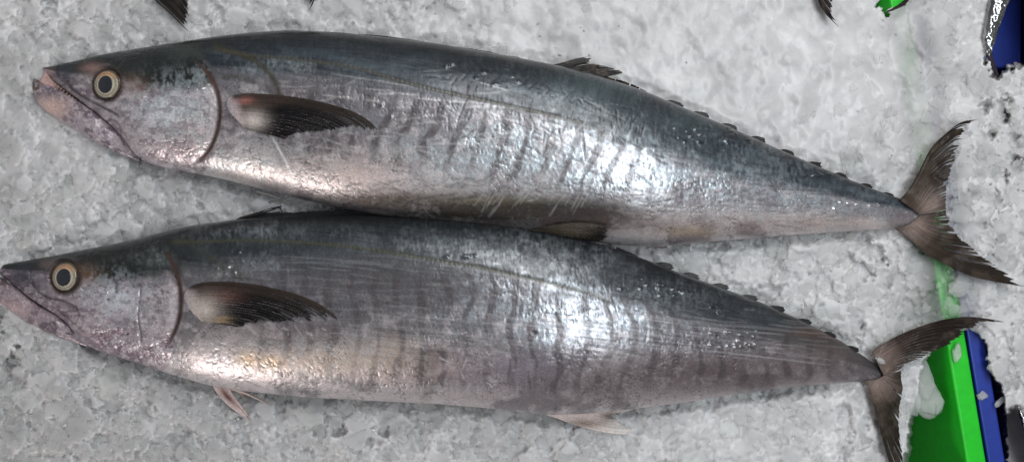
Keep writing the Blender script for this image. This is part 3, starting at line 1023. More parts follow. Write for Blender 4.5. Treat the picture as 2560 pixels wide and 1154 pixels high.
def strokesA(st):
    st.batch(st.d, 190, (1120, 165, 1750, 345), 1.9, 0.35, 26, 1.5, 0.75)
    st.batch(st.d, 70, (1250, 240, 1950, 420), 0.35, 0.12, 60, 1.4, 0.6)
    st.batch(st.l, 150, (930, 330, 1520, 500), 2.2, 0.22, 44, 0.9, 0.22, clump=6)
    st.batch(st.d, 130, (850, 445, 1420, 545), 0.15, 0.35, 34, 1.6, 0.7)
    st.batch(st.d, 120, (1350, 400, 2150, 570), 0.08, 0.10, 48, 1.3, 0.5)
    st.batch(st.l, 60, (700, 200, 1300, 420), 0.1, 0.12, 70, 1.2, 0.35)
    st.batch(st.d, 60, (650, 90, 1300, 200), 0.12, 0.08, 90, 1.8, 0.55)
    st.batch(st.l, 90, (350, 220, 900, 450), 0.6, 0.9, 14, 1.2, 0.5)
    st.batch(st.d, 120, (320, 240, 900, 450), 0.8, 0.9, 12, 1.1, 0.45)
    st.add(st.l, 682, 345, 735, 442, 3.0, 0.9)
    for x0, y0, x1, y1 in [(1170, 238, 1145, 300), (1590, 432, 1640, 470), (1455, 310, 1462, 400), (1210, 180, 1205, 230), (1530, 330, 1562, 368), (1650, 330, 1760, 360)]:
        st.add(st.d, x0, y0, x1, y1, 1.8, 0.8)


FA = dict(
    seed=100, lean=0.10, x0=107, x1=2345, top=topA, bot=botA,
    thick=lambda x, h: h * np.interp(x, [107, 200, 500, 1000, 1900, 2200, 2345], [0.60, 0.55, 0.55, 0.54, 0.60, 0.62, 0.4]),
    zc=lambda x, th: 0.004 + 0.45 * th,
    dors=I([(100, 0.4), (500, 0.48), (900, 0.46), (1300, 0.40), (1600, 0.30), (1850, 0.18), (2150, 0.28), (2345, 0.35)]),
    flank=alb(116, 113, 118), belly=alb(178, 171, 172), mauve=alb(106, 96, 101), pale=alb(205, 198, 200),
    bar=alb(54, 52, 54), barw=58.0, barlean=0.0040, barmid=I([(500, 300), (1500, 380), (2300, 530)]), barlo=-0.55, baramp=0.66, barwin=I([(620, 0), (760, 1), (1400, 1), (1560, 0.55), (1750, 0.3), (2100, 0.1)]),
    back=alb(40, 47, 54), back2=alb(57, 66, 73), back3=alb(25, 30, 37), ridge=alb(30, 33, 36),
    silver=lambda x, y, v: np.clip(gauss(x, y, 1350, 300, 330, 130) * 0.5 + gauss(x, y, 1700, 430, 330, 80) + gauss(x, y, 1150, 400, 220, 60) * 0.8 + gauss(x, y, 690, 165, 110, 22) * 1.1
                                   + gauss(x, y, 600, 420, 160, 50) + gauss(x, y, 2050, 520, 250, 50) * 0.5 + 0.10, 0, 1),
    silvercol=alb(192, 202, 208, 1.25),
    patch=[(1230, 525, 300, 40, alb(46, 41, 36), 1.0), (960, 500, 180, 24, alb(60, 53, 48), 0.8), (1460, 545, 150, 40, alb(42, 37, 35), 1.0), (1230, 500, 150, 10, alb(128, 120, 92), 0.35),  # first three dark browns paint the crevice's shade onto the belly
           (1780, 560, 260, 34, alb(132, 112, 108), 0.5), (2080, 555, 160, 22, alb(144, 120, 108), 0.5), (1720, 578, 60, 14, alb(170, 150, 120), 0.7),
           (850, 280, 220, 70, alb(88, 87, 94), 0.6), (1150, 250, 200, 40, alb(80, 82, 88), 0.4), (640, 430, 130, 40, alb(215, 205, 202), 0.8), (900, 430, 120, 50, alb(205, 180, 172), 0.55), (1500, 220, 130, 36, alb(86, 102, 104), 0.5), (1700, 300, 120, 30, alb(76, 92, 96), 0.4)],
    dark=alb(38, 40, 44), light=alb(215, 212, 212),
    lateral=[(500, 128), (560, 128), (640, 140), (750, 150), (870, 166), (960, 190), (1050, 215), (1150, 238), (1300, 270), (1400, 293), (1480, 316), (1535, 348), (1562, 380)],
    latfade=lambda f: sstep(0, 0.06, f) * sstep(1.0, 0.8, f), latcol=alb(58, 55, 44),
    lines=[([(540, 118), (610, 140), (655, 165), (690, 210), (700, 245)], 8, 0.8), ([(560, 190), (600, 195), (660, 215), (690, 240)], 7, 0.45)],
    headwin=lambda x, y: sstep(560, 540, x + np.clip(np.abs(y - 280) - 60, 0, 200) * 0.45),
    headline=0.26,
    cheek=alb(160, 150, 158), cheek2=alb(124, 110, 120),
    headpatch=[(430, 285, 90, 60, alb(205, 210, 218), 0.95), (250, 320, 110, 40, alb(140, 122, 132), 0.8), (480, 345, 60, 60, alb(205, 188, 186), 0.85), (370, 370, 110, 30, alb(168, 150, 152), 0.6), (200, 230, 45, 40, alb(112, 105, 112), 0.8)],
    headtop=alb(27, 31, 31),
    headpatch2=[(232, 172, 30, 14, alb(160, 128, 124), 0.6), (160, 185, 30, 30, alb(52, 56, 64), 0.9), (330, 215, 36, 26, alb(118, 92, 76), 0.6), (375, 160, 80, 30, alb(34, 38, 40), 0.6), (470, 130, 60, 18, alb(60, 66, 62), 0.5), (122, 185, 12, 16, alb(140, 104, 98), 0.6)],
    headsilver=[(430, 205, 60, 25, 0.22), (500, 190, 40, 30, 0.3), (440, 280, 100, 70, 0.7), (500, 350, 60, 70, 0.4), (350, 250, 40, 30, 0.6)],
    gill=[(488, 150), (512, 172), (536, 205), (549, 245), (551, 290), (543, 335), (525, 375), (502, 402), (478, 420)],
    membrane=alb(66, 48, 44), gillrim=alb(100, 92, 100),
    crease=[([(165, 195), (178, 220), (205, 240), (250, 265), (290, 285), (305, 300)], 4.0, 0.0016, 0.75),
            ([(262, 305), (285, 300), (300, 318), (302, 340)], 2.5, 0.0012, 0.5), ([(150, 165), (143, 180), (150, 192)], 3, 0.0012, 0.6), ([(335, 330), (350, 300), (360, 270)], 4, 0.0008, 0.25)],
    creasecol=alb(46, 40, 46), beads=[(1122, 163, 14, 3, 6, 0.001), (440, 205, 34, 9, 26, 0.0009), (500, 225, 16, 6, 8, 0.001), (570, 130, 22, 6, 10, 0.0009), (318, 212, 8, 8, 8, 0.0009), (340, 245, 20, 6, 8, 0.0008), (1790, 330, 45, 14, 22, 0.0009), (2045, 437, 26, 6, 10, 0.0009), (1830, 350, 20, 8, 8, 0.0009), (2170, 510, 30, 4, 8, 0.0008), (955, 262, 5, 4, 3, 0.0008), (970, 290, 6, 4, 3, 0.0007), (1240, 190, 40, 14, 8, 0.0007)], eye=(267, 212, 35), socket=alb(58, 46, 40), dots=[(108, 170, 5, alb(90, 90, 95))],
    strokes=strokesA)

rootA = empty('mackerel', P(1200, 330, 0.0), 'upper of the two large whole mackerels, mouth slightly open, ragged raised second dorsal fin', 'fish', 'large whole mackerels on ice')
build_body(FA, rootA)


def jawcolA(px, py, v, f2, f3):
    c = np.tile(alb(138, 128, 134), (px.size, 1))
    c = mixc(c, alb(94, 86, 94), sstep(0.45, 0.62, f2))
    c = mixc(c, alb(186, 156, 146), gauss(px, py, 125, 268, 45, 30) * 0.9)
    c = mixc(c, alb(92, 84, 92), gauss(px, py, 125, 225, 40, 22) * 0.8)
    c = mixc(c, alb(70, 56, 44), gauss(px, py, 90, 215, 10, 26) * 0.9)
    c = mixc(c, alb(176, 164, 170), sstep(0.55, 0.7, f3) * 0.5)
    return c


jaw(rootA, [(83, 200), (90, 196), (98, 205), (112, 212), (140, 220), (165, 233), (200, 255), (240, 279), (285, 314), (325, 346), (350, 385)],
    [(83, 216), (90, 244), (100, 262), (120, 280), (150, 300), (200, 332), (250, 361), (300, 386), (350, 404)], 83, 350,
    lambda x, th: np.interp(x, [83, 160, 250, 345], [0.006, 0.010, 0.012, 0.008]),
    lambda x, h: h * np.interp(x, [83, 150, 250, 345], [0.6, 0.60, 0.75, 0.6]), jawcolA, 300)

# mouth lining seen through the open gape, and the small teeth on the upper jaw
gv = polyline([(98, 204), (112, 190), (125, 200), (150, 218), (190, 245), (150, 232), (120, 222), (100, 210)], 8)


def patchmesh(name, root, pts, z, mat_col, seed, rough_=0.4, n=10):
    c0 = pts[0]; c1 = pts[1]
    return fin(name, root, c0, c1, [c0[0], c1[0]], [c0[-1], c1[-1]], lambda px, py, T, Q: 0 * px + z, mat_col, n=26, m=14, rag=0, ray=3, relief=0.0004, seed=seed)


patchmesh('mouth_lining', rootA, ([(112, 178), (128, 198), (150, 216), (200, 250)], [(98, 204), (120, 216), (150, 224), (200, 258)]), 0.006,
          lambda px, py, T, Q: mixc(np.tile(alb(170, 140, 136), (px.size, 1)), alb(70, 48, 34), sstep(128, 165, px)), 5)
tv = []; tq = []
lip = polyline([(118, 192), (135, 205), (155, 221), (175, 237), (190, 248)], 11)
for k, (tx, ty) in enumerate(lip):
    a = P(tx - 2.2, ty - 1.5, 0.0125); b_ = P(tx + 2.2, ty + 1.5, 0.0125); c = P(tx - 4.5 + rng.normal(0, 1), ty + 5 + rng.normal(0, 1.8), 0.0115)
    d = (a + b_) / 2; d[2] -= 0.002
    o = len(tv)
    tv += [a, b_, c, d]; tq += [[o, o + 2, o + 1], [o, o + 3, o + 2], [o + 1, o + 2, o + 3], [o, o + 1, o + 3]]
M_tooth = plain('tooth', (0.34, 0.26, 0.20), 0.35, noise=0.1, bump=0)
mesh_from('teeth', np.array(tv), None, M_tooth, rootA, tris=tq, smooth=False)

eye(rootA, 267, 211, 34, alb(146, 141, 130))


# pectoral fin
def pec_col(px, py, T, Q, base, mid, tip):
    c = np.tile(base, (px.size, 1))
    c = mixc(c, mid, sstep(0.05, 0.19, T + 0.18 * (0.5 - Q)))
    c = mixc(c, tip, sstep(0.27, 0.42, T * 0.72 + Q * 0.22))
    c = mixc(c, alb(44, 37, 33), sstep(0.40, 0.0, Q) * sstep(0.0, 0.2, T) * 0.8)
    c = mixc(c, alb(128, 121, 126), sstep(0.14, 0.0, T) * sstep(0.05, 0.25, Q))
    return c


def pecA_col(px, py, T, Q):
    c = pec_col(px, py, T, Q, alb(168, 154, 154), alb(48, 40, 36), alb(12, 11, 14))
    c = mixc(c, alb(130, 84, 78), gauss(px, py, 612, 252, 22, 10) * 0.7)
    c = mixc(c, alb(168, 158, 154), gauss(px, py, 632, 302, 50, 36) ** 0.5 * gauss(px, py, 632, 302, 62, 44) ** 3 * 0.95)
    c = mixc(c, alb(40, 34, 32), gauss(px, py, 590, 240, 14, 9) * 0.9)
    return c


def on_body(lift, arch=0.002):
    def f(px, py, T, Q):
        z = zsurf(px, py)
        for _ in range(4):                     # rest on a smoothed skin
            z = (np.roll(z, 1, 0) + np.roll(z, -1, 0) + np.roll(z, 1, 1) + np.roll(z, -1, 1)) / 4 * 0 + z
        zz = z.copy()
        zz[1:-1, 1:-1] = (z[:-2, 1:-1] + z[2:, 1:-1] + z[1:-1, :-2] + z[1:-1, 2:]) / 4
        return zz - 0.0028 + (0.0028 + lift) * sstep(0.0, 0.30, T + 0.22 * (1 - Q)) + arch * np.sin(np.clip(T, 0, 1) * math.pi) * np.sin(np.clip(Q, 0, 1) * math.pi)
    return f


fin('pectoral_fin', rootA, [(572, 243), (612, 234), (700, 238), (790, 252), (870, 274), (920, 300), (943, 323)],
    [(590, 312), (640, 328), (690, 341), (716, 348)],
    [(572, 243), (566, 262), (570, 292), (590, 312)], [(943, 323), (900, 325), (840, 327), (770, 329), (740, 336), (716, 348)],
    on_body(0.0022, 0.004), pecA_col, n=90, m=110, rag=0.035, slit=0.12, ray=17, relief=0.0003, thick=0.0016, seed=11)

# dorsal fins
fin_dark = lambda px, py, T, Q: mixc(np.tile(alb(24, 21, 20), (px.size, 1)), alb(56, 48, 42), sstep(0.5, 0.7, fbm(px / 14, py / 14, 5, 3)))
fin('second_dorsal_fin', rootA, [(1370, 163), (1400, 158), (1440, 147), (1478, 140)], [(1612, 232), (1614, 230), (1616, 228)],
    [(1370, 163), (1450, 184), (1530, 206), (1612, 232)], [(1478, 140), (1492, 148), (1490, 158), (1540, 172), (1562, 184), (1520, 190), (1570, 205), (1616, 228)],
    lambda px, py, T, Q: 0.026 - 0.003 * T - 0.004 * Q + 0 * px, fin_dark, n=40, m=80, rag=0.10, slit=0.2, ray=16, seed=21)


def finlet(root, bx, by, ang, ln, w, z, col, seed):
    """small triangular finlet trailing back along the ridge"""
    r_ = np.random.default_rng(seed)
    ca, sa = math.cos(ang), math.sin(ang)

    def q(u, v):
        return (bx + u * ca - v * sa, by + u * sa + v * ca)
    e = r_.normal(0, 0.1, 4)
    fin('finlet', root, [q(0, 0), q(ln * 0.45, w * (0.75 + e[0])), q(ln, w * (1.0 + e[1]))], [q(ln * 0.8, -abs(w) * 0 - np.sign(w) * 3), q(ln * 0.95, w * 0.1), q(ln * 1.15, w * 0.55)],
        [q(0, 0), q(ln * 0.8, -np.sign(w) * 3)], [q(ln, w * (1.0 + e[1])), q(ln * 1.15, w * 0.55)],
        lambda px, py, T, Q: z + 0 * px, lambda px, py, T, Q: np.tile(col, (px.size, 1)), n=8, m=8, rag=0.1, ray=4, relief=0.0002, thick=0.0006, seed=seed)


def ridge(pts, x):
    return float(np.interp(x, [p[0] for p in pts], [p[1] for p in pts]))


def slope(pts, x):
    return math.atan2(ridge(pts, x + 20) - ridge(pts, x - 20), 40)


for k, x in enumerate([1655, 1722, 1795, 1868, 1942, 2012, 2080, 2145, 2200]):
    finlet(rootA, x, ridge(topA, x) + 3, slope(topA, x), 50 - 2.2 * k, -17 + 0.8 * k, 0.020 - 0.001 * k, alb(26, 24, 23), 400 + k)
for k, x in enumerate([1640, 1700, 1770, 1835, 1905, 1975, 2045, 2110]):
    finlet(rootA, x, ridge(botA, x) - 3, slope(botA, x), 26 - k, 8 - 0.4 * k, 0.018 - 0.001 * k, alb(96, 84, 80), 430 + k)

# folded first dorsal fin in its groove, one spine raised
fin('first_dorsal_fin', rootA, [(830, 83), (862, 84), (890, 96), (920, 108)], [(1290, 148), (1295, 148), (1298, 148)],
    [(830, 84), (980, 100), (1150, 124), (1290, 150)], [(920, 108), (1000, 98), (1180, 122), (1225, 129), (1298, 147)],
    lambda px, py, T, Q: 0.036 - 0.006 * Q + 0 * px, lambda px, py, T, Q: np.tile(alb(34, 34, 36), (px.size, 1)), n=12, m=60, rag=0.3, ray=20, seed=23)
for ax, ay, bx, by in [(1268, 141, 1298, 143), (640, 504, 742, 500)]:
    pass


def spine(name, root, pts, w0, w1, z0, z1, col, seed):
    p = polyline(pts, 20)
    nrm = np.stack([-np.gradient(p[:, 1]), np.gradient(p[:, 0])], -1)
    nrm /= np.linalg.norm(nrm, axis=1, keepdims=True)
    w = np.linspace(w0, w1, 20)[:, None]
    a = p + nrm * w; b_ = p - nrm * w
    fin(name, root, a.tolist(), b_.tolist(), [a[0].tolist(), b_[0].tolist()], [a[-1].tolist(), b_[-1].tolist()],
        lambda px, py, T, Q: z0 + (z1 - z0) * T + 0.0012 * np.sin(Q * math.pi), lambda px, py, T, Q: np.tile(col, (px.size, 1)), n=24, m=6, rag=0, ray=0, relief=0, seed=seed)


spine('dorsal_spine', rootA, [(1262, 141), (1280, 142), (1299, 144)], 2.5, 0.7, 0.030, 0.030, alb(44, 40, 38), 24)
spine('pelvic_fin', rootA, [(640, 478), (690, 492), (750, 516)], 3.5, 1.0, 0.014, 0.012, alb(150, 146, 142), 25)
spine('pelvic_fin', rootA, [(672, 506), (705, 498), (726, 490)], 2.6, 0.8, 0.012, 0.016, alb(120, 116, 112), 26)

# anal fin folded over the lower fish's back
def anal_col(px, py, T, Q):
    c = np.tile(alb(56, 50, 44), (px.size, 1))
    c = mixc(c, alb(20, 18, 18), gauss(px, py, 1500, 588, 34, 18))
    c = mixc(c, alb(84, 76, 64), gauss(px, py, 1420, 584, 40, 10) * 0.7)
    return c


# tail
def tail_col(dark, mid, cx, cy):
    def f(px, py, T, Q):
        c = np.tile(mid, (px.size, 1))
        c = mixc(c, dark, sstep(0.15, 0.7, T) )
        c = mixc(c, dark, 0.7 * sstep(0.25, 0.0, Q))
        c = mixc(c, alb(140, 122, 116), gauss(px, py, cx, cy, 36, 36) * 0.45)
        c = mixc(c, alb(110, 98, 88), 0.12 * sstep(0.5, 0.7, fbm(px / 30, py / 30, 77, 3)))
        return c
    return f


def on_ice(lift, drop=0.0):
    def f(px, py, T, Q):
        return np.maximum(ice_z(px, py), -0.012) * 0.4 + lift - drop * T + 0.002 * np.sin(Q * 5 + T * 3)
    return f


fin('tail_fin', rootA, [(2248, 500), (2272, 474), (2300, 425), (2330, 368), (2372, 328), (2405, 305), (2446, 298)], [(2300, 536), (2330, 532), (2368, 522)],
    [(2248, 500), (2275, 518), (2300, 536)], [(2446, 298), (2424, 318), (2432, 326), (2412, 352), (2392, 395), (2378, 430), (2370, 470), (2368, 522)],
    on_ice(0.0175), tail_col(alb(34, 28, 24), alb(50, 41, 35), 2330, 510), n=80, m=80, rag=0.06, slit=0.16, ray=15, relief=0.0004, seed=31)
fin('tail_fin', rootA, [(2236, 570), (2268, 592), (2310, 630), (2370, 664), (2430, 690), (2500, 706), (2575, 718)], [(2300, 540), (2330, 534), (2368, 524)],
    [(2236, 570), (2270, 562), (2300, 540)], [(2575, 718), (2545, 694), (2490, 662), (2450, 632), (2415, 600), (2388, 572), (2372, 545), (2368, 524)],
    on_ice(0.0160), tail_col(alb(37, 31, 27), alb(52, 43, 37), 2290, 565), n=80, m=80, rag=0.05, slit=0.14, ray=15, relief=0.0004, seed=32)

# ================================================================== lower fish


def strokesB(st):
    st.batch(st.l, 46, (850, 800, 1900, 880), 0.105, 0.02, 330, 1.0, 0.22)
    st.batch(st.d, 60, (850, 800, 2000, 900), 0.105, 0.02, 200, 1.5, 0.40)
    st.batch(st.d, 90, (1550, 735, 2120, 870), 0.16, 0.03, 90, 1.3, 0.6)
    st.batch(st.l, 50, (1650, 770, 2150, 900), 0.14, 0.03, 80, 0.8, 0.16)
    st.batch(st.d, 150, (1180, 620, 1560, 800), 1.55, 0.25, 24, 1.3, 0.6)
    st.batch(st.d, 70, (600, 640, 1250, 780), 0.06, 0.03, 160, 2.4, 0.4)
    st.batch(st.l, 70, (600, 640, 1250, 800), 0.06, 0.05, 110, 1.0, 0.12)
    st.batch(st.d, 160, (480, 820, 1300, 985), 0.4, 0.8, 15, 1.2, 0.5)
    st.batch(st.l, 120, (480, 820, 1300, 985), 0.5, 0.8, 14, 1.2, 0.5)
    st.batch(st.d, 90, (200, 700, 430, 880), 1.5, 0.5, 14, 1.1, 0.45)
    st.batch(st.l, 70, (200, 700, 430, 880), 0.6, 0.9, 12, 1.2, 0.5)
    for x0, y0, x1, y1 in [(1060, 820, 1075, 890), (1350, 780, 1460, 790), (1530, 740, 1545, 785), (1620, 820, 1612, 860)]:
        st.add(st.d, x0, y0, x1, y1, 1.8, 0.8)


FB = dict(
    seed=700, lean=0.13, x0=-14, x1=2235, top=topB, bot=botB,
    thick=lambda x, h: h * np.interp(x, [-14, 100, 400, 900, 1800, 2100, 2235], [0.60, 0.55, 0.55, 0.54, 0.60, 0.60, 0.4]),
    zc=lambda x, th: 0.003 + 0.44 * th,
    dors=I([(0, 0.4), (400, 0.46), (700, 0.36), (1000, 0.30), (1300, 0.42), (1600, 0.36), (1900, 0.20), (2235, 0.25)]),
    flank=alb(104, 101, 105), belly=alb(176, 167, 168), mauve=alb(92, 88, 92), pale=alb(198, 190, 194),
    bar=alb(54, 48, 51), barw=57.0, barlean=0.0004, barmid=I([(0, 780), (2300, 880)]), barlo=-0.95, baramp=0.64, barwin=I([(520, 0), (700, 0.7), (1000, 1), (1900, 1), (2050, 0.9), (2200, 0)]),
    back=alb(38, 43, 47), back2=alb(54, 59, 63), back3=alb(26, 29, 34), ridge=alb(28, 31, 33),
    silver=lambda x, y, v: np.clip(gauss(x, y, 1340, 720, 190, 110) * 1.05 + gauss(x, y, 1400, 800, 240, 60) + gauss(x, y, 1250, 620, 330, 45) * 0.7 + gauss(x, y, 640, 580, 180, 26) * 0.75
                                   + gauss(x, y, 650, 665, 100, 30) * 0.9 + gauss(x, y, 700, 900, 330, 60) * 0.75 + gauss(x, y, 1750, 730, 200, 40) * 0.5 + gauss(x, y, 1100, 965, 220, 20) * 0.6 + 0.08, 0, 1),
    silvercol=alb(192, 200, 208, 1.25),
    patch=[(620, 895, 26, 20, alb(198, 162, 100), 0.6), (680, 905, 30, 16, alb(205, 165, 95), 0.55), (830, 900, 230, 40, alb(192, 168, 146), 0.65), (980, 880, 60, 50, alb(188, 166, 146), 0.45),
           (1180, 910, 160, 60, alb(120, 100, 100), 0.7), (1050, 930, 160, 30, alb(130, 110, 106), 0.5), (1500, 960, 330, 45, alb(108, 96, 98), 0.75), (1850, 920, 220, 40, alb(108, 92, 90), 0.7),
           (2050, 880, 120, 40, alb(98, 84, 78), 0.7), (2050, 830, 90, 16, alb(76, 58, 50), 0.6), (1280, 930, 140, 50, alb(140, 138, 165), 0.4), (950, 720, 330, 66, alb(72, 70, 74), 0.72), (1780, 930, 400, 60, alb(80, 70, 72), 0.72), (1350, 950, 260, 40, alb(92, 82, 84), 0.5),
           (560, 830, 80, 30, alb(150, 138, 136), 0.5), (740, 830, 130, 26, alb(128, 112, 112), 0.6)],
    dark=alb(52, 50, 54), light=alb(205, 202, 206),
    lateral=[(400, 606), (450, 604), (520, 603), (600, 600), (700, 603), (800, 609), (900, 620), (1000, 634), (1100, 652), (1200, 668), (1300, 690), (1400, 712), (1480, 735), (1540, 762), (1590, 800), (1625, 840)],
    latfade=lambda f: sstep(0, 0.04, f) * sstep(1.0, 0.8, f), latcol=alb(54, 54, 38),
    lines=[([(430, 600), (480, 610), (520, 640), (600, 690)], 10, 0.35)],
    headwin=lambda x, y: sstep(462, 440, x + np.clip(np.abs(y - 740) - 70, 0, 200) * 0.35),
    headline=0.30,
    cheek=alb(154, 144, 152), cheek2=alb(116, 100, 112),
    headpatch=[(290, 745, 70, 50, alb(205, 208, 216), 0.95), (160, 780, 90, 40, alb(134, 114, 126), 0.8), (250, 830, 100, 30, alb(150, 130, 136), 0.7), (390, 800, 50, 70, alb(172, 160, 162), 0.7), (100, 735, 40, 40, alb(112, 102, 112), 0.8), (390, 730, 40, 60, alb(150, 150, 156), 0.5)],
    headtop=alb(25, 28, 28),
    headpatch2=[(60, 690, 40, 30, alb(54, 56, 66), 0.85), (210, 690, 40, 26, alb(112, 84, 66), 0.65), (120, 660, 22, 14, alb(110, 96, 96), 0.7), (390, 650, 50, 20, alb(76, 82, 82), 0.6), (300, 650, 70, 22, alb(32, 36, 34), 0.6)],
    headsilver=[(290, 735, 60, 50, 0.9), (380, 640, 40, 20, 0.25), (300, 830, 70, 40, 0.5), (400, 780, 40, 80, 0.3), (205, 720, 30, 30, 0.5)],
    gill=[(408, 622), (428, 648), (446, 690), (454, 735), (452, 785), (442, 820), (428, 850), (412, 872)],
    membrane=alb(58, 42, 38), gillrim=alb(48, 44, 46),
    crease=[([(74, 665), (78, 700), (95, 728), (125, 745), (160, 752), (190, 770), (200, 795)], 3.5, 0.0016, 0.7),
            ([(140, 770), (165, 790), (185, 808), (192, 800), (200, 780)], 2.0, 0.001, 0.6), ([(352, 715), (348, 755), (345, 790), (352, 840), (355, 865)], 2.4, 0.0016, 0.85), ([(290, 700), (292, 735)], 4.0, 0.0006, 0.6)],
    creasecol=alb(44, 36, 42), beads=[(580, 618, 24, 9, 12, 0.001), (460, 645, 12, 8, 8, 0.0009), (560, 672, 16, 8, 10, 0.0009), (585, 690, 12, 6, 8, 0.0009), (1155, 640, 20, 2, 8, 0.0008), (1650, 712, 30, 10, 18, 0.0009), (1690, 725, 22, 6, 10, 0.0009), (1790, 770, 30, 6, 10, 0.0008), (1850, 830, 30, 4, 10, 0.0009), (1850, 860, 40, 6, 14, 0.0008), (215, 688, 8, 4, 7, 0.0009), (265, 715, 10, 6, 6, 0.0008), (440, 690, 4, 16, 6, 0.0008), (220, 730, 18, 8, 8, 0.0007)], eye=(163, 693, 36), socket=alb(54, 42, 36),
    dots=[(1336, 831, 8, alb(58, 48, 52)), (271, 748, 4, alb(40, 40, 38)), (318, 834, 5, alb(40, 32, 36))],
    strokes=strokesB)

rootB = empty('mackerel', P(1100, 780, 0.0), 'lower of the two large whole mackerels, mouth closed, tail fin hanging over the green bin', 'fish', 'large whole mackerels on ice')
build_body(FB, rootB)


def jawcolB(px, py, v, f2, f3):
    c = np.tile(alb(126, 114, 120), (px.size, 1))
    c = mixc(c, alb(88, 78, 86), sstep(0.45, 0.62, f2))
    c = mixc(c, alb(172, 148, 150), gauss(px, py, 20, 770, 60, 24) * 0.7)
    c = mixc(c, alb(78, 64, 66), gauss(px, py, 5, 705, 26, 16) * 0.8)
    c = mixc(c, alb(170, 156, 162), sstep(0.55, 0.7, f3) * 0.5)
    return c


jaw(rootB, [(-26, 694), (-16, 688), (0, 694), (18, 703), (45, 722), (75, 748), (110, 770), (150, 788), (190, 814), (220, 850)],
    [(-26, 712), (-14, 740), (5, 756), (40, 784), (75, 806), (110, 824), (150, 841), (190, 856), (220, 866)], -26, 220,
    lambda x, th: np.interp(x, [-26, 60, 150, 220], [0.006, 0.010, 0.012, 0.008]),
    lambda x, h: h * np.interp(x, [-26, 60, 150, 220], [0.6, 0.62, 0.75, 0.6]), jawcolB, 320)
eye(rootB, 163, 691, 34, alb(140, 136, 126))


def pecB_col(px, py, T, Q):
    c = pec_col(px, py, T, Q, alb(160, 147, 146), alb(44, 35, 32), alb(12, 11, 14))
    c = mixc(c, alb(96, 66, 60), gauss(px, py, 560, 742, 44, 18) * 0.45)
    c = mixc(c, alb(160, 150, 144), gauss(px, py, 508, 775, 40, 34) * 0.95)
    c = mixc(c, alb(36, 30, 28), gauss(px, py, 482, 716, 26, 10) * 0.9)
    c = mixc(c, alb(150, 126, 92), gauss(px, py, 556, 798, 22, 9) * 0.45)
    return c


fin('pectoral_fin', rootB, [(466, 722), (500, 707), (570, 704), (650, 713), (730, 730), (800, 758), (850, 795)],
    [(484, 800), (530, 808), (580, 814), (612, 822)],
    [(466, 722), (459, 745), (464, 778), (484, 800)], [(850, 795), (832, 811), (790, 803), (740, 805), (690, 806), (650, 806), (628, 812), (612, 822)],
    on_body(0.0022, 0.004), pecB_col, n=90, m=110, rag=0.06, slit=0.25, ray=17, relief=0.0004, thick=0.0016, seed=12)

fin('first_dorsal_fin', rootB, [(585, 549), (600, 541), (640, 530), (695, 515), (704, 520)], [(1150, 551), (1155, 550), (1160, 550)],
    [(585, 551), (700, 541), (900, 537), (1150, 551)], [(704, 520), (690, 533), (800, 532), (900, 528), (1000, 536), (1160, 549)],
    lambda px, py, T, Q: 0.030 + 0 * px, lambda px, py, T, Q: np.tile(alb(30, 30, 32), (px.size, 1)), n=14, m=80, rag=0.2, ray=20, seed=33)
spine('dorsal_spine', rootB, [(600, 545), (660, 531), (705, 514)], 3, 1.2, 0.031, 0.034, alb(40, 36, 34), 34)
spine('dorsal_spine', rootB, [(698, 518), (704, 528), (706, 540)], 1.4, 0.9, 0.033, 0.030, alb(40, 36, 34), 35)
spine('dorsal_spine', rootB, [(860, 536), (890, 530), (915, 528)], 2.4, 1.0, 0.032, 0.033, alb(40, 38, 38), 36)
spine('dorsal_spine', rootB, [(1135, 549), (1160, 545), (1185, 548)], 2.2, 0.8, 0.030, 0.031, alb(46, 44, 44), 37)
spine('second_dorsal_fin', rootB, [(1540, 622), (1580, 636), (1605, 650)], 5, 1.5, 0.026, 0.020, alb(40, 38, 38), 38)
for k, x in enumerate([1632, 1700, 1775, 1850, 1920, 1990, 2055, 2115]):
    finlet(rootB, x, ridge(topB, x) + 3, slope(topB, x), 48 - 2.2 * k, -16 + 0.8 * k, 0.020 - 0.001 * k, alb(25, 23, 22), 460 + k)
for k, x in enumerate([1620, 1690, 1765, 1840, 1910]):
    finlet(rootB, x, ridge(botB, x) - 3, slope(botB, x), 22 - k, 7 - 0.4 * k, 0.016 - 0.001 * k, alb(120, 104, 100), 490 + k)


def analB_col(px, py, T, Q):
    c = np.tile(alb(186, 172, 168), (px.size, 1))
    c = mixc(c, alb(110, 92, 84), gauss(px, py, 1460, 1058, 60, 12) * 0.8)
    c = mixc(c, alb(70, 58, 56), gauss(px, py, 1525, 1040, 24, 14) * 0.8)
    c = mixc(c, alb(176, 174, 170), gauss(px, py, 1550, 1070, 40, 18) * 0.8)
    return c


fin('anal_fin', rootB, [(1345, 1030), (1390, 1044), (1440, 1062), (1510, 1080), (1572, 1086)], [(1600, 1014), (1601, 1015), (1602, 1016)],
    [(1345, 1030), (1430, 1030), (1520, 1022), (1600, 1014)], [(1572, 1086), (1588, 1074), (1560, 1062), (1538, 1046), (1534, 1034), (1570, 1026), (1602, 1016)],
    lambda px, py, T, Q: 0.016 - 0.004 * T + 0 * px, analB_col, n=50, m=70, rag=0.05, slit=0.08, ray=14, seed=39)


def pelvic_col(px, py, T, Q):
    c = np.tile(alb(186, 170, 166), (px.size, 1))
    return mixc(c, alb(96, 52, 48), gauss(Q, T, 0.55, 0.35, 0.25, 0.35) * 0.95)


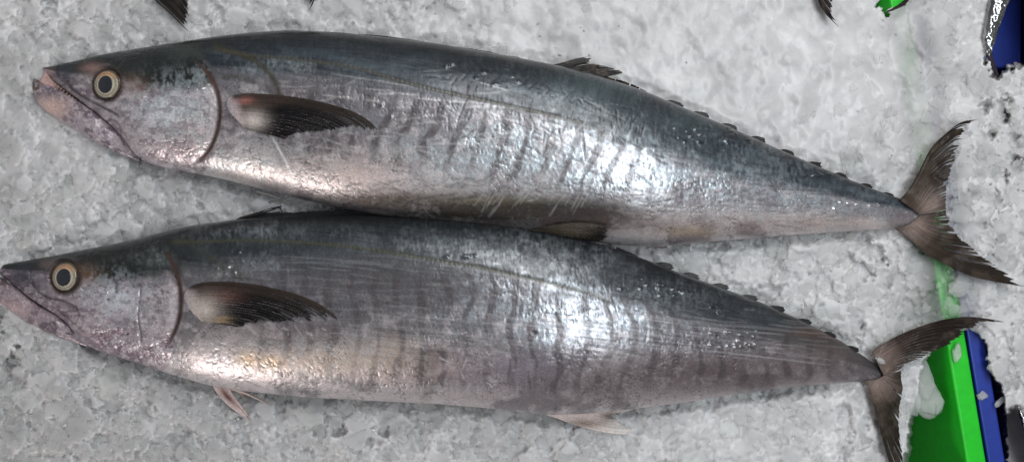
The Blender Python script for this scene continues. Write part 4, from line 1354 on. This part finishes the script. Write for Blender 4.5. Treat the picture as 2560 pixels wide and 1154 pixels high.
fin('pelvic_fin', rootB, [(528, 958), (545, 985), (575, 1016), (628, 1054)], [(572, 968), (585, 990), (606, 1018), (630, 1052)],
    [(528, 958), (550, 964), (572, 968)], [(628, 1054), (620, 1040), (630, 1052)],
    lambda px, py, T, Q: 0.014 - 0.004 * T + 0 * px, pelvic_col, n=50, m=24, rag=0.12, slit=0.15, ray=6, relief=0.001, seed=40)
spine('pelvic_fin', rootB, [(575, 968), (620, 985), (672, 1010)], 4.5, 1.0, 0.014, 0.008, alb(176, 160, 154), 41)
spine('pelvic_fin', rootB, [(590, 972), (605, 986), (612, 1002)], 3.0, 0.8, 0.013, 0.008, alb(150, 128, 122), 42)

fin('tail_fin', rootB, [(2180, 880), (2200, 864), (2260, 832), (2330, 806), (2400, 792), (2455, 794), (2512, 804)], [(2210, 940), (2230, 930), (2252, 922)],
    [(2180, 880), (2196, 910), (2210, 940)], [(2512, 804), (2470, 808), (2455, 816), (2410, 838), (2380, 858), (2340, 876), (2310, 892), (2275, 905), (2252, 922)],
    on_ice(0.0150), tail_col(alb(29, 23, 20), alb(48, 37, 33), 2210, 900), n=80, m=80, rag=0.06, slit=0.2, ray=14, relief=0.0004, seed=43)
fin('tail_fin', rootB, [(2162, 952), (2176, 985), (2192, 1040), (2208, 1100), (2222, 1150), (2248, 1215)], [(2215, 936), (2235, 932), (2255, 925)],
    [(2162, 952), (2190, 948), (2215, 936)], [(2248, 1215), (2262, 1160), (2252, 1100), (2248, 1060), (2252, 1010), (2258, 970), (2255, 925)],
    on_ice(0.0165, 0.006), tail_col(alb(35, 31, 25), alb(52, 43, 37), 2200, 960), n=80, m=70, rag=0.04, slit=0.1, ray=14, relief=0.0004, seed=44)

# upper fish's anal fin, resting on the lower fish's back
fin('anal_fin', rootA, [(1325, 574), (1380, 562), (1440, 556), (1500, 560), (1546, 574)], [(1360, 580), (1420, 592), (1470, 600), (1508, 606)],
    [(1325, 574), (1340, 578), (1360, 580)], [(1546, 574), (1520, 582), (1530, 592), (1508, 606)],
    lambda px, py, T, Q: np.maximum(zsurf(px, py), 0.02) + 0.003 + 0.004 * np.sin(Q * math.pi) * np.sin(T * math.pi), anal_col, n=50, m=30, rag=0.06, slit=0.05, ray=8, seed=45)

# ================================================================== tails of other fish at the edges
rootC = empty('mackerel', P(590, -150, 0), 'dark forked fish tail with split wet tips poking in at the top left edge', 'fish')
dk_tail = tail_col(alb(30, 26, 25), alb(46, 40, 37), 590, -150)
fin('tail_fin', rootC, [(560, -190), (460, -140), (390, -60), (384, -8), (424, 34), (473, 82)], [(600, -150), (560, -110), (520, -60)],
    [(560, -190), (580, -170), (600, -150)], [(473, 82), (478, 50), (470, 10), (464, -30), (485, -50), (520, -60)],
    on_ice(0.016), dk_tail, n=70, m=60, rag=0.05, slit=0.16, ray=12, relief=0.001, seed=51)
fin('tail_fin', rootC, [(640, -190), (720, -140), (780, -60), (786, -5), (773, 26)], [(600, -150), (640, -110), (680, -70)],
    [(640, -190), (620, -170), (600, -150)], [(773, 26), (768, -5), (740, -40), (680, -70)],
    on_ice(0.014), dk_tail, n=60, m=40, rag=0.05, slit=0.1, ray=10, seed=52)
rootD = empty('mackerel', P(2160, -150, 0), 'dark fish tail tips poking in at the top edge beside a glimpse of green bin', 'fish')
fin('tail_fin', rootD, [(2130, -200), (2080, -150), (2046, -60), (2046, 0), (2066, 36), (2097, 67)], [(2160, -160), (2150, -120), (2150, -80)],
    [(2130, -200), (2145, -180), (2160, -160)], [(2097, 67), (2082, 32), (2086, 10), (2100, -30), (2150, -80)],
    on_ice(0.014), dk_tail, n=70, m=50, rag=0.06, slit=0.25, ray=10, relief=0.001, seed=53)
fin('tail_fin', rootD, [(2190, -200), (2260, -150), (2305, -60), (2272, 2), (2240, 24), (2203, 35)], [(2160, -160), (2190, -120), (2230, -80)],
    [(2190, -200), (2175, -180), (2160, -160)], [(2203, 35), (2238, 16), (2264, -6), (2282, -50), (2230, -80)],
    on_ice(0.014), dk_tail, n=70, m=40, rag=0.02, slit=0.05, ray=8, seed=54)


def small_loft(name, top, bot, x0, x1, mat, root, zz, th, swap=True, col=None):
    """tapering body whose long axis runs down the photo (outlines given as x for each y)"""
    ys_ = np.linspace(x0, x1, 120)
    L_ = polyline(top, 200); R_ = polyline(bot, 200)
    l = np.interp(ys_, L_[:, 1], L_[:, 0]); r = np.interp(ys_, R_[:, 1], R_[:, 0])
    h = np.maximum((r - l) / 2, 0.3); m = (r + l) / 2
    an = np.linspace(0, 2 * math.pi, 40, endpoint=False)
    PXs = m[:, None] + h[:, None] * np.cos(an); PYs = ys_[:, None] + 0 * PXs
    v = P(PXs, PYs, zz + 0 * PXs)
    v[..., 2] = zz + np.sin(an)[None] * h[:, None] * S * th
    wob = fbm(PXs / 7, PYs / 9, 88, 3) - 0.5
    v[..., 2] += 0.004 * wob
    q = grid_quads(120, 40, wrap=True)
    k = 120 * 40
    vv = np.vstack([v.reshape(-1, 3), v[0].mean(0), v[-1].mean(0)])
    t = [[k, j, (j + 1) % 40] for j in range(40)] + [[k + 1, k - 40 + (j + 1) % 40, k - 40 + j] for j in range(40)]
    return mesh_from(name, vv, q, mat, root, tris=t)


rootE = empty('silver_fish', P(2490, 40, 0), 'glittering silver fish tail end lying on the ice beside the dark blue opening', 'fish')
small_loft('body', [(2500, -120), (2484, -40), (2470, 20), (2460, 80), (2462, 115), (2472, 142)], [(2580, -120), (2545, -40), (2520, 10), (2500, 60), (2487, 105), (2474, 142)], -120, 142, M_silver, rootE, 0.008, 0.7)
spine('tail_fin', rootE, [(2472, 132), (2482, 160), (2494, 190)], 7, 4, 0.004, -0.004, alb(40, 34, 42), 61)
rootF = empty('silver_fish', P(2570, 1030, 0), 'wet silvery fish at the right edge below the ice over the blue bin', 'fish')
small_loft('body', [(2548, 930), (2538, 960), (2540, 1000), (2556, 1060), (2580, 1130), (2610, 1220)], [(2570, 930), (2620, 960), (2650, 1000), (2670, 1060), (2680, 1130), (2690, 1220)], 930, 1220, M_silver, rootF, -0.012, 0.35)


# ================================================================== loose ice: single chunks and small chips
def chunk_mesh(r, r_, flat=0.45, sub=4):
    import bmesh
    bm = bmesh.new()
    bmesh.ops.create_icosphere(bm, subdivisions=sub, radius=1)
    co = np.array([v.co[:] for v in bm.verts])
    lim = [(r_.normal(0, 1, 3), r_.uniform(0.55, 0.95)) for _ in range(14)]
    for nrm, d in lim:
        nrm = nrm / np.linalg.norm(nrm)
        e = co @ nrm - d
        co = co - np.where(e > 0, e, 0)[:, None] * nrm
    nn = vnoise(co[:, 0] * 5 + 3, co[:, 1] * 5 + co[:, 2] * 5, int(r_.integers(1, 999)))
    n2 = fbm(co[:, 0] * 3 + 9, co[:, 1] * 3 + co[:, 2] * 2, int(r_.integers(1, 999)), 4)
    co *= (0.62 + 0.16 * nn + 0.6 * n2)[:, None]
    co = co * np.array([1, r_.uniform(0.6, 0.95), flat]) * r
    q = [[v.index for v in f.verts] for f in bm.faces]
    bm.free()
    return co, np.array(q)


def rot(co, r_, tilt):
    a = r_.uniform(0, 2 * math.pi); c, s = math.cos(a), math.sin(a)
    co = co @ np.array([[c, -s, 0], [s, c, 0], [0, 0, 1]])
    b = r_.normal(0, tilt); c, s = math.cos(b), math.sin(b)
    return co @ np.array([[1, 0, 0], [0, c, -s], [0, s, c]])


def chunk(px, py, z, rx, ry, ang, label, seed, flat=0.35):
    r_ = np.random.default_rng(seed)
    co, q = chunk_mesh(1.0, r_, flat)
    co = co / np.abs(co[:, :2]).max()
    co = co * np.array([rx * S, ry * S, min(rx, ry) * S])
    c, s = math.cos(ang), math.sin(ang)
    co = co @ np.array([[c, s, 0], [-s, c, 0], [0, 0, 1]])
    loc = P(px, py, z)
    o = mesh_from('ice_chunk', co, None, M_chunk, None, tris=q, smooth=True)
    o.location = loc
    o['label'] = label; o['category'] = 'ice chunk'; o['group'] = 'loose ice chunks around the bins'
    return o


chunk(2296, 962, -0.026, 52, 118, 0.42, 'large translucent ice slab resting on the sloping green bin wall', 901, 0.4)
chunk(2392, 884, -0.004, 13, 32, -0.15, 'narrow ice sliver stuck on the bright green bin rim', 902, 0.4)
chunk(2200, 968, 0.014, 28, 15, -0.2, 'ice lump sitting at the base of the lower mackerel tail', 903)
chunk(2200, 900, 0.020, 16, 11, -0.6, 'small clear ice bit on the tail root of the lower mackerel', 904)
chunk(2400, 715, 0.004, 36, 34, 0.4, 'broad pale ice block under the upper mackerel lower tail lobe', 905)
chunk(2455, 988, -0.012, 16, 13, 0.5, 'thin glassy ice flake lying flat on the blue bin rim', 907, 0.25)
chunk(2498, 1005, -0.008, 22, 12, 0.6, 'clear ice flake bridging from the blue rim to the silvery fish', 908, 0.25)
chunk(2545, 185, -0.004, 22, 16, 0.1, 'rounded ice lump at the lower edge of the dark blue opening', 909)

# thin glassy plates lying loose on the bed: one object, nobody could count them
V_ = []; Q_ = []; T_ = []; o_ = 0
r_ = np.random.default_rng(45)
cnt = 0
edge = []
for pts_, sg, x0_, x1_, n_e in ((botA, 1, 350, 640, 26), (botA, 1, 1660, 2240, 34), (botB, 1, 250, 1330, 90), (botB, 1, 1600, 2140, 40), (topA, -1, 150, 1350, 40), (topB, -1, 60, 560, 24), (topB, -1, 1700, 2150, 24)):
    for xx in r_.uniform(x0_, x1_, n_e):
        edge.append((xx, ridge(pts_, xx) + sg * r_.uniform(5, 13)))
while cnt < 2400:
    forced = bool(edge)
    x, y = edge.pop() if forced else (r_.uniform(-70, 2630), r_.uniform(-50, 1205))
    if not forced and r_.random() > max(rough_at(x, y) - 0.14, 0) ** 1.1:
        continue
    cnt += 1
    jj = int(np.clip((y / 2 + 60), 0, 699)); ii = int(np.clip(x / 2 + 100, 0, 1499))
    i = np.clip(np.searchsorted(gx, x), 0, len(gx) - 1); j = np.clip(np.searchsorted(gy, y), 0, len(gy) - 1)
    if (not forced and not np.isnan(ZH[jj, ii])) or h_s[j, i] < -0.02 or hgt[j, i] < -0.02:
        continue
    m = int(r_.integers(9, 17))
    R = float(np.clip(r_.lognormal(2.7, 0.45), 6, 42)) * S
    a = np.sort(r_.uniform(0, 2 * math.pi, m)); rr = R * r_.uniform(0.62, 1.1, m)
    st_ = r_.uniform(0.55, 1.0)
    ring = np.stack([rr * np.cos(a), rr * np.sin(a) * st_, np.zeros(m)], -1)
    inner = ring * np.array([0.8, 0.8, 1]); th = r_.uniform(0.0005, 0.0014)
    lo = ring.copy(); lo[:, 2] -= th * 0.5
    inner[:, 2] += th * 0.5
    c0 = np.array([[0, 0, th * 0.62]])
    v = rot(np.vstack([lo, ring, inner, c0]), r_, 0.14) + P(x, y, (hgt[j, i] if forced else max(hgt[j, i], h_s[j, i])) + 0.0012 + 0.02 * R + (0.003 if forced else 0))
    q = [[k, (k + 1) % m, m + (k + 1) % m, m + k] for k in range(m)] + [[m + k, m + (k + 1) % m, 2 * m + (k + 1) % m, 2 * m + k] for k in range(m)]
    V_.append(v); Q_.append(np.array(q) + o_)
    T_.append(np.array([[2 * m + k, 2 * m + (k + 1) % m, 3 * m] for k in range(m)]) + o_)
    o_ += len(v)
plates = mesh_from('ice_flakes', np.vstack(V_), np.vstack(Q_), M_plate, None, tris=np.vstack(T_), smooth=False)
plates['kind'] = 'stuff'
plates['label'] = 'thin glassy flakes of crushed ice lying all over the ice bed'

V_ = []; T_ = []; o_ = 0
r_ = np.random.default_rng(44)
protos = [chunk_mesh(1.0, r_, r_.uniform(0.18, 0.45), 2) for _ in range(14)]
cnt = 0
while cnt < 1100:
    x = r_.uniform(-60, 2620); y = r_.uniform(-40, 1195)
    if r_.random() > rough_at(x, y) ** 2.2:
        continue
    cnt += 1
    jj = int(np.clip((y / 2 + 60), 0, 699)); ii = int(np.clip(x / 2 + 100, 0, 1499))
    if not np.isnan(ZH[jj, ii]):
        continue
    i = np.searchsorted(gx, x); j = np.searchsorted(gy, y)
    z = hgt[j, i]
    if z < -0.02:
        continue
    co, q = protos[int(r_.integers(0, 14))]
    sz = float(np.clip(r_.lognormal(1.15, 0.45), 1.6, 8)) * S
    c2 = rot(co * sz, r_, 0.35) + P(x, y, z + 0.15 * sz)
    V_.append(c2); T_.append(q + o_); o_ += len(c2)
chips = mesh_from('ice_chips', np.vstack(V_), None, M_chip, None, tris=np.vstack(T_), smooth=False)
chips['kind'] = 'stuff'
chips['label'] = 'small loose chips of crushed ice scattered over the ice bed'
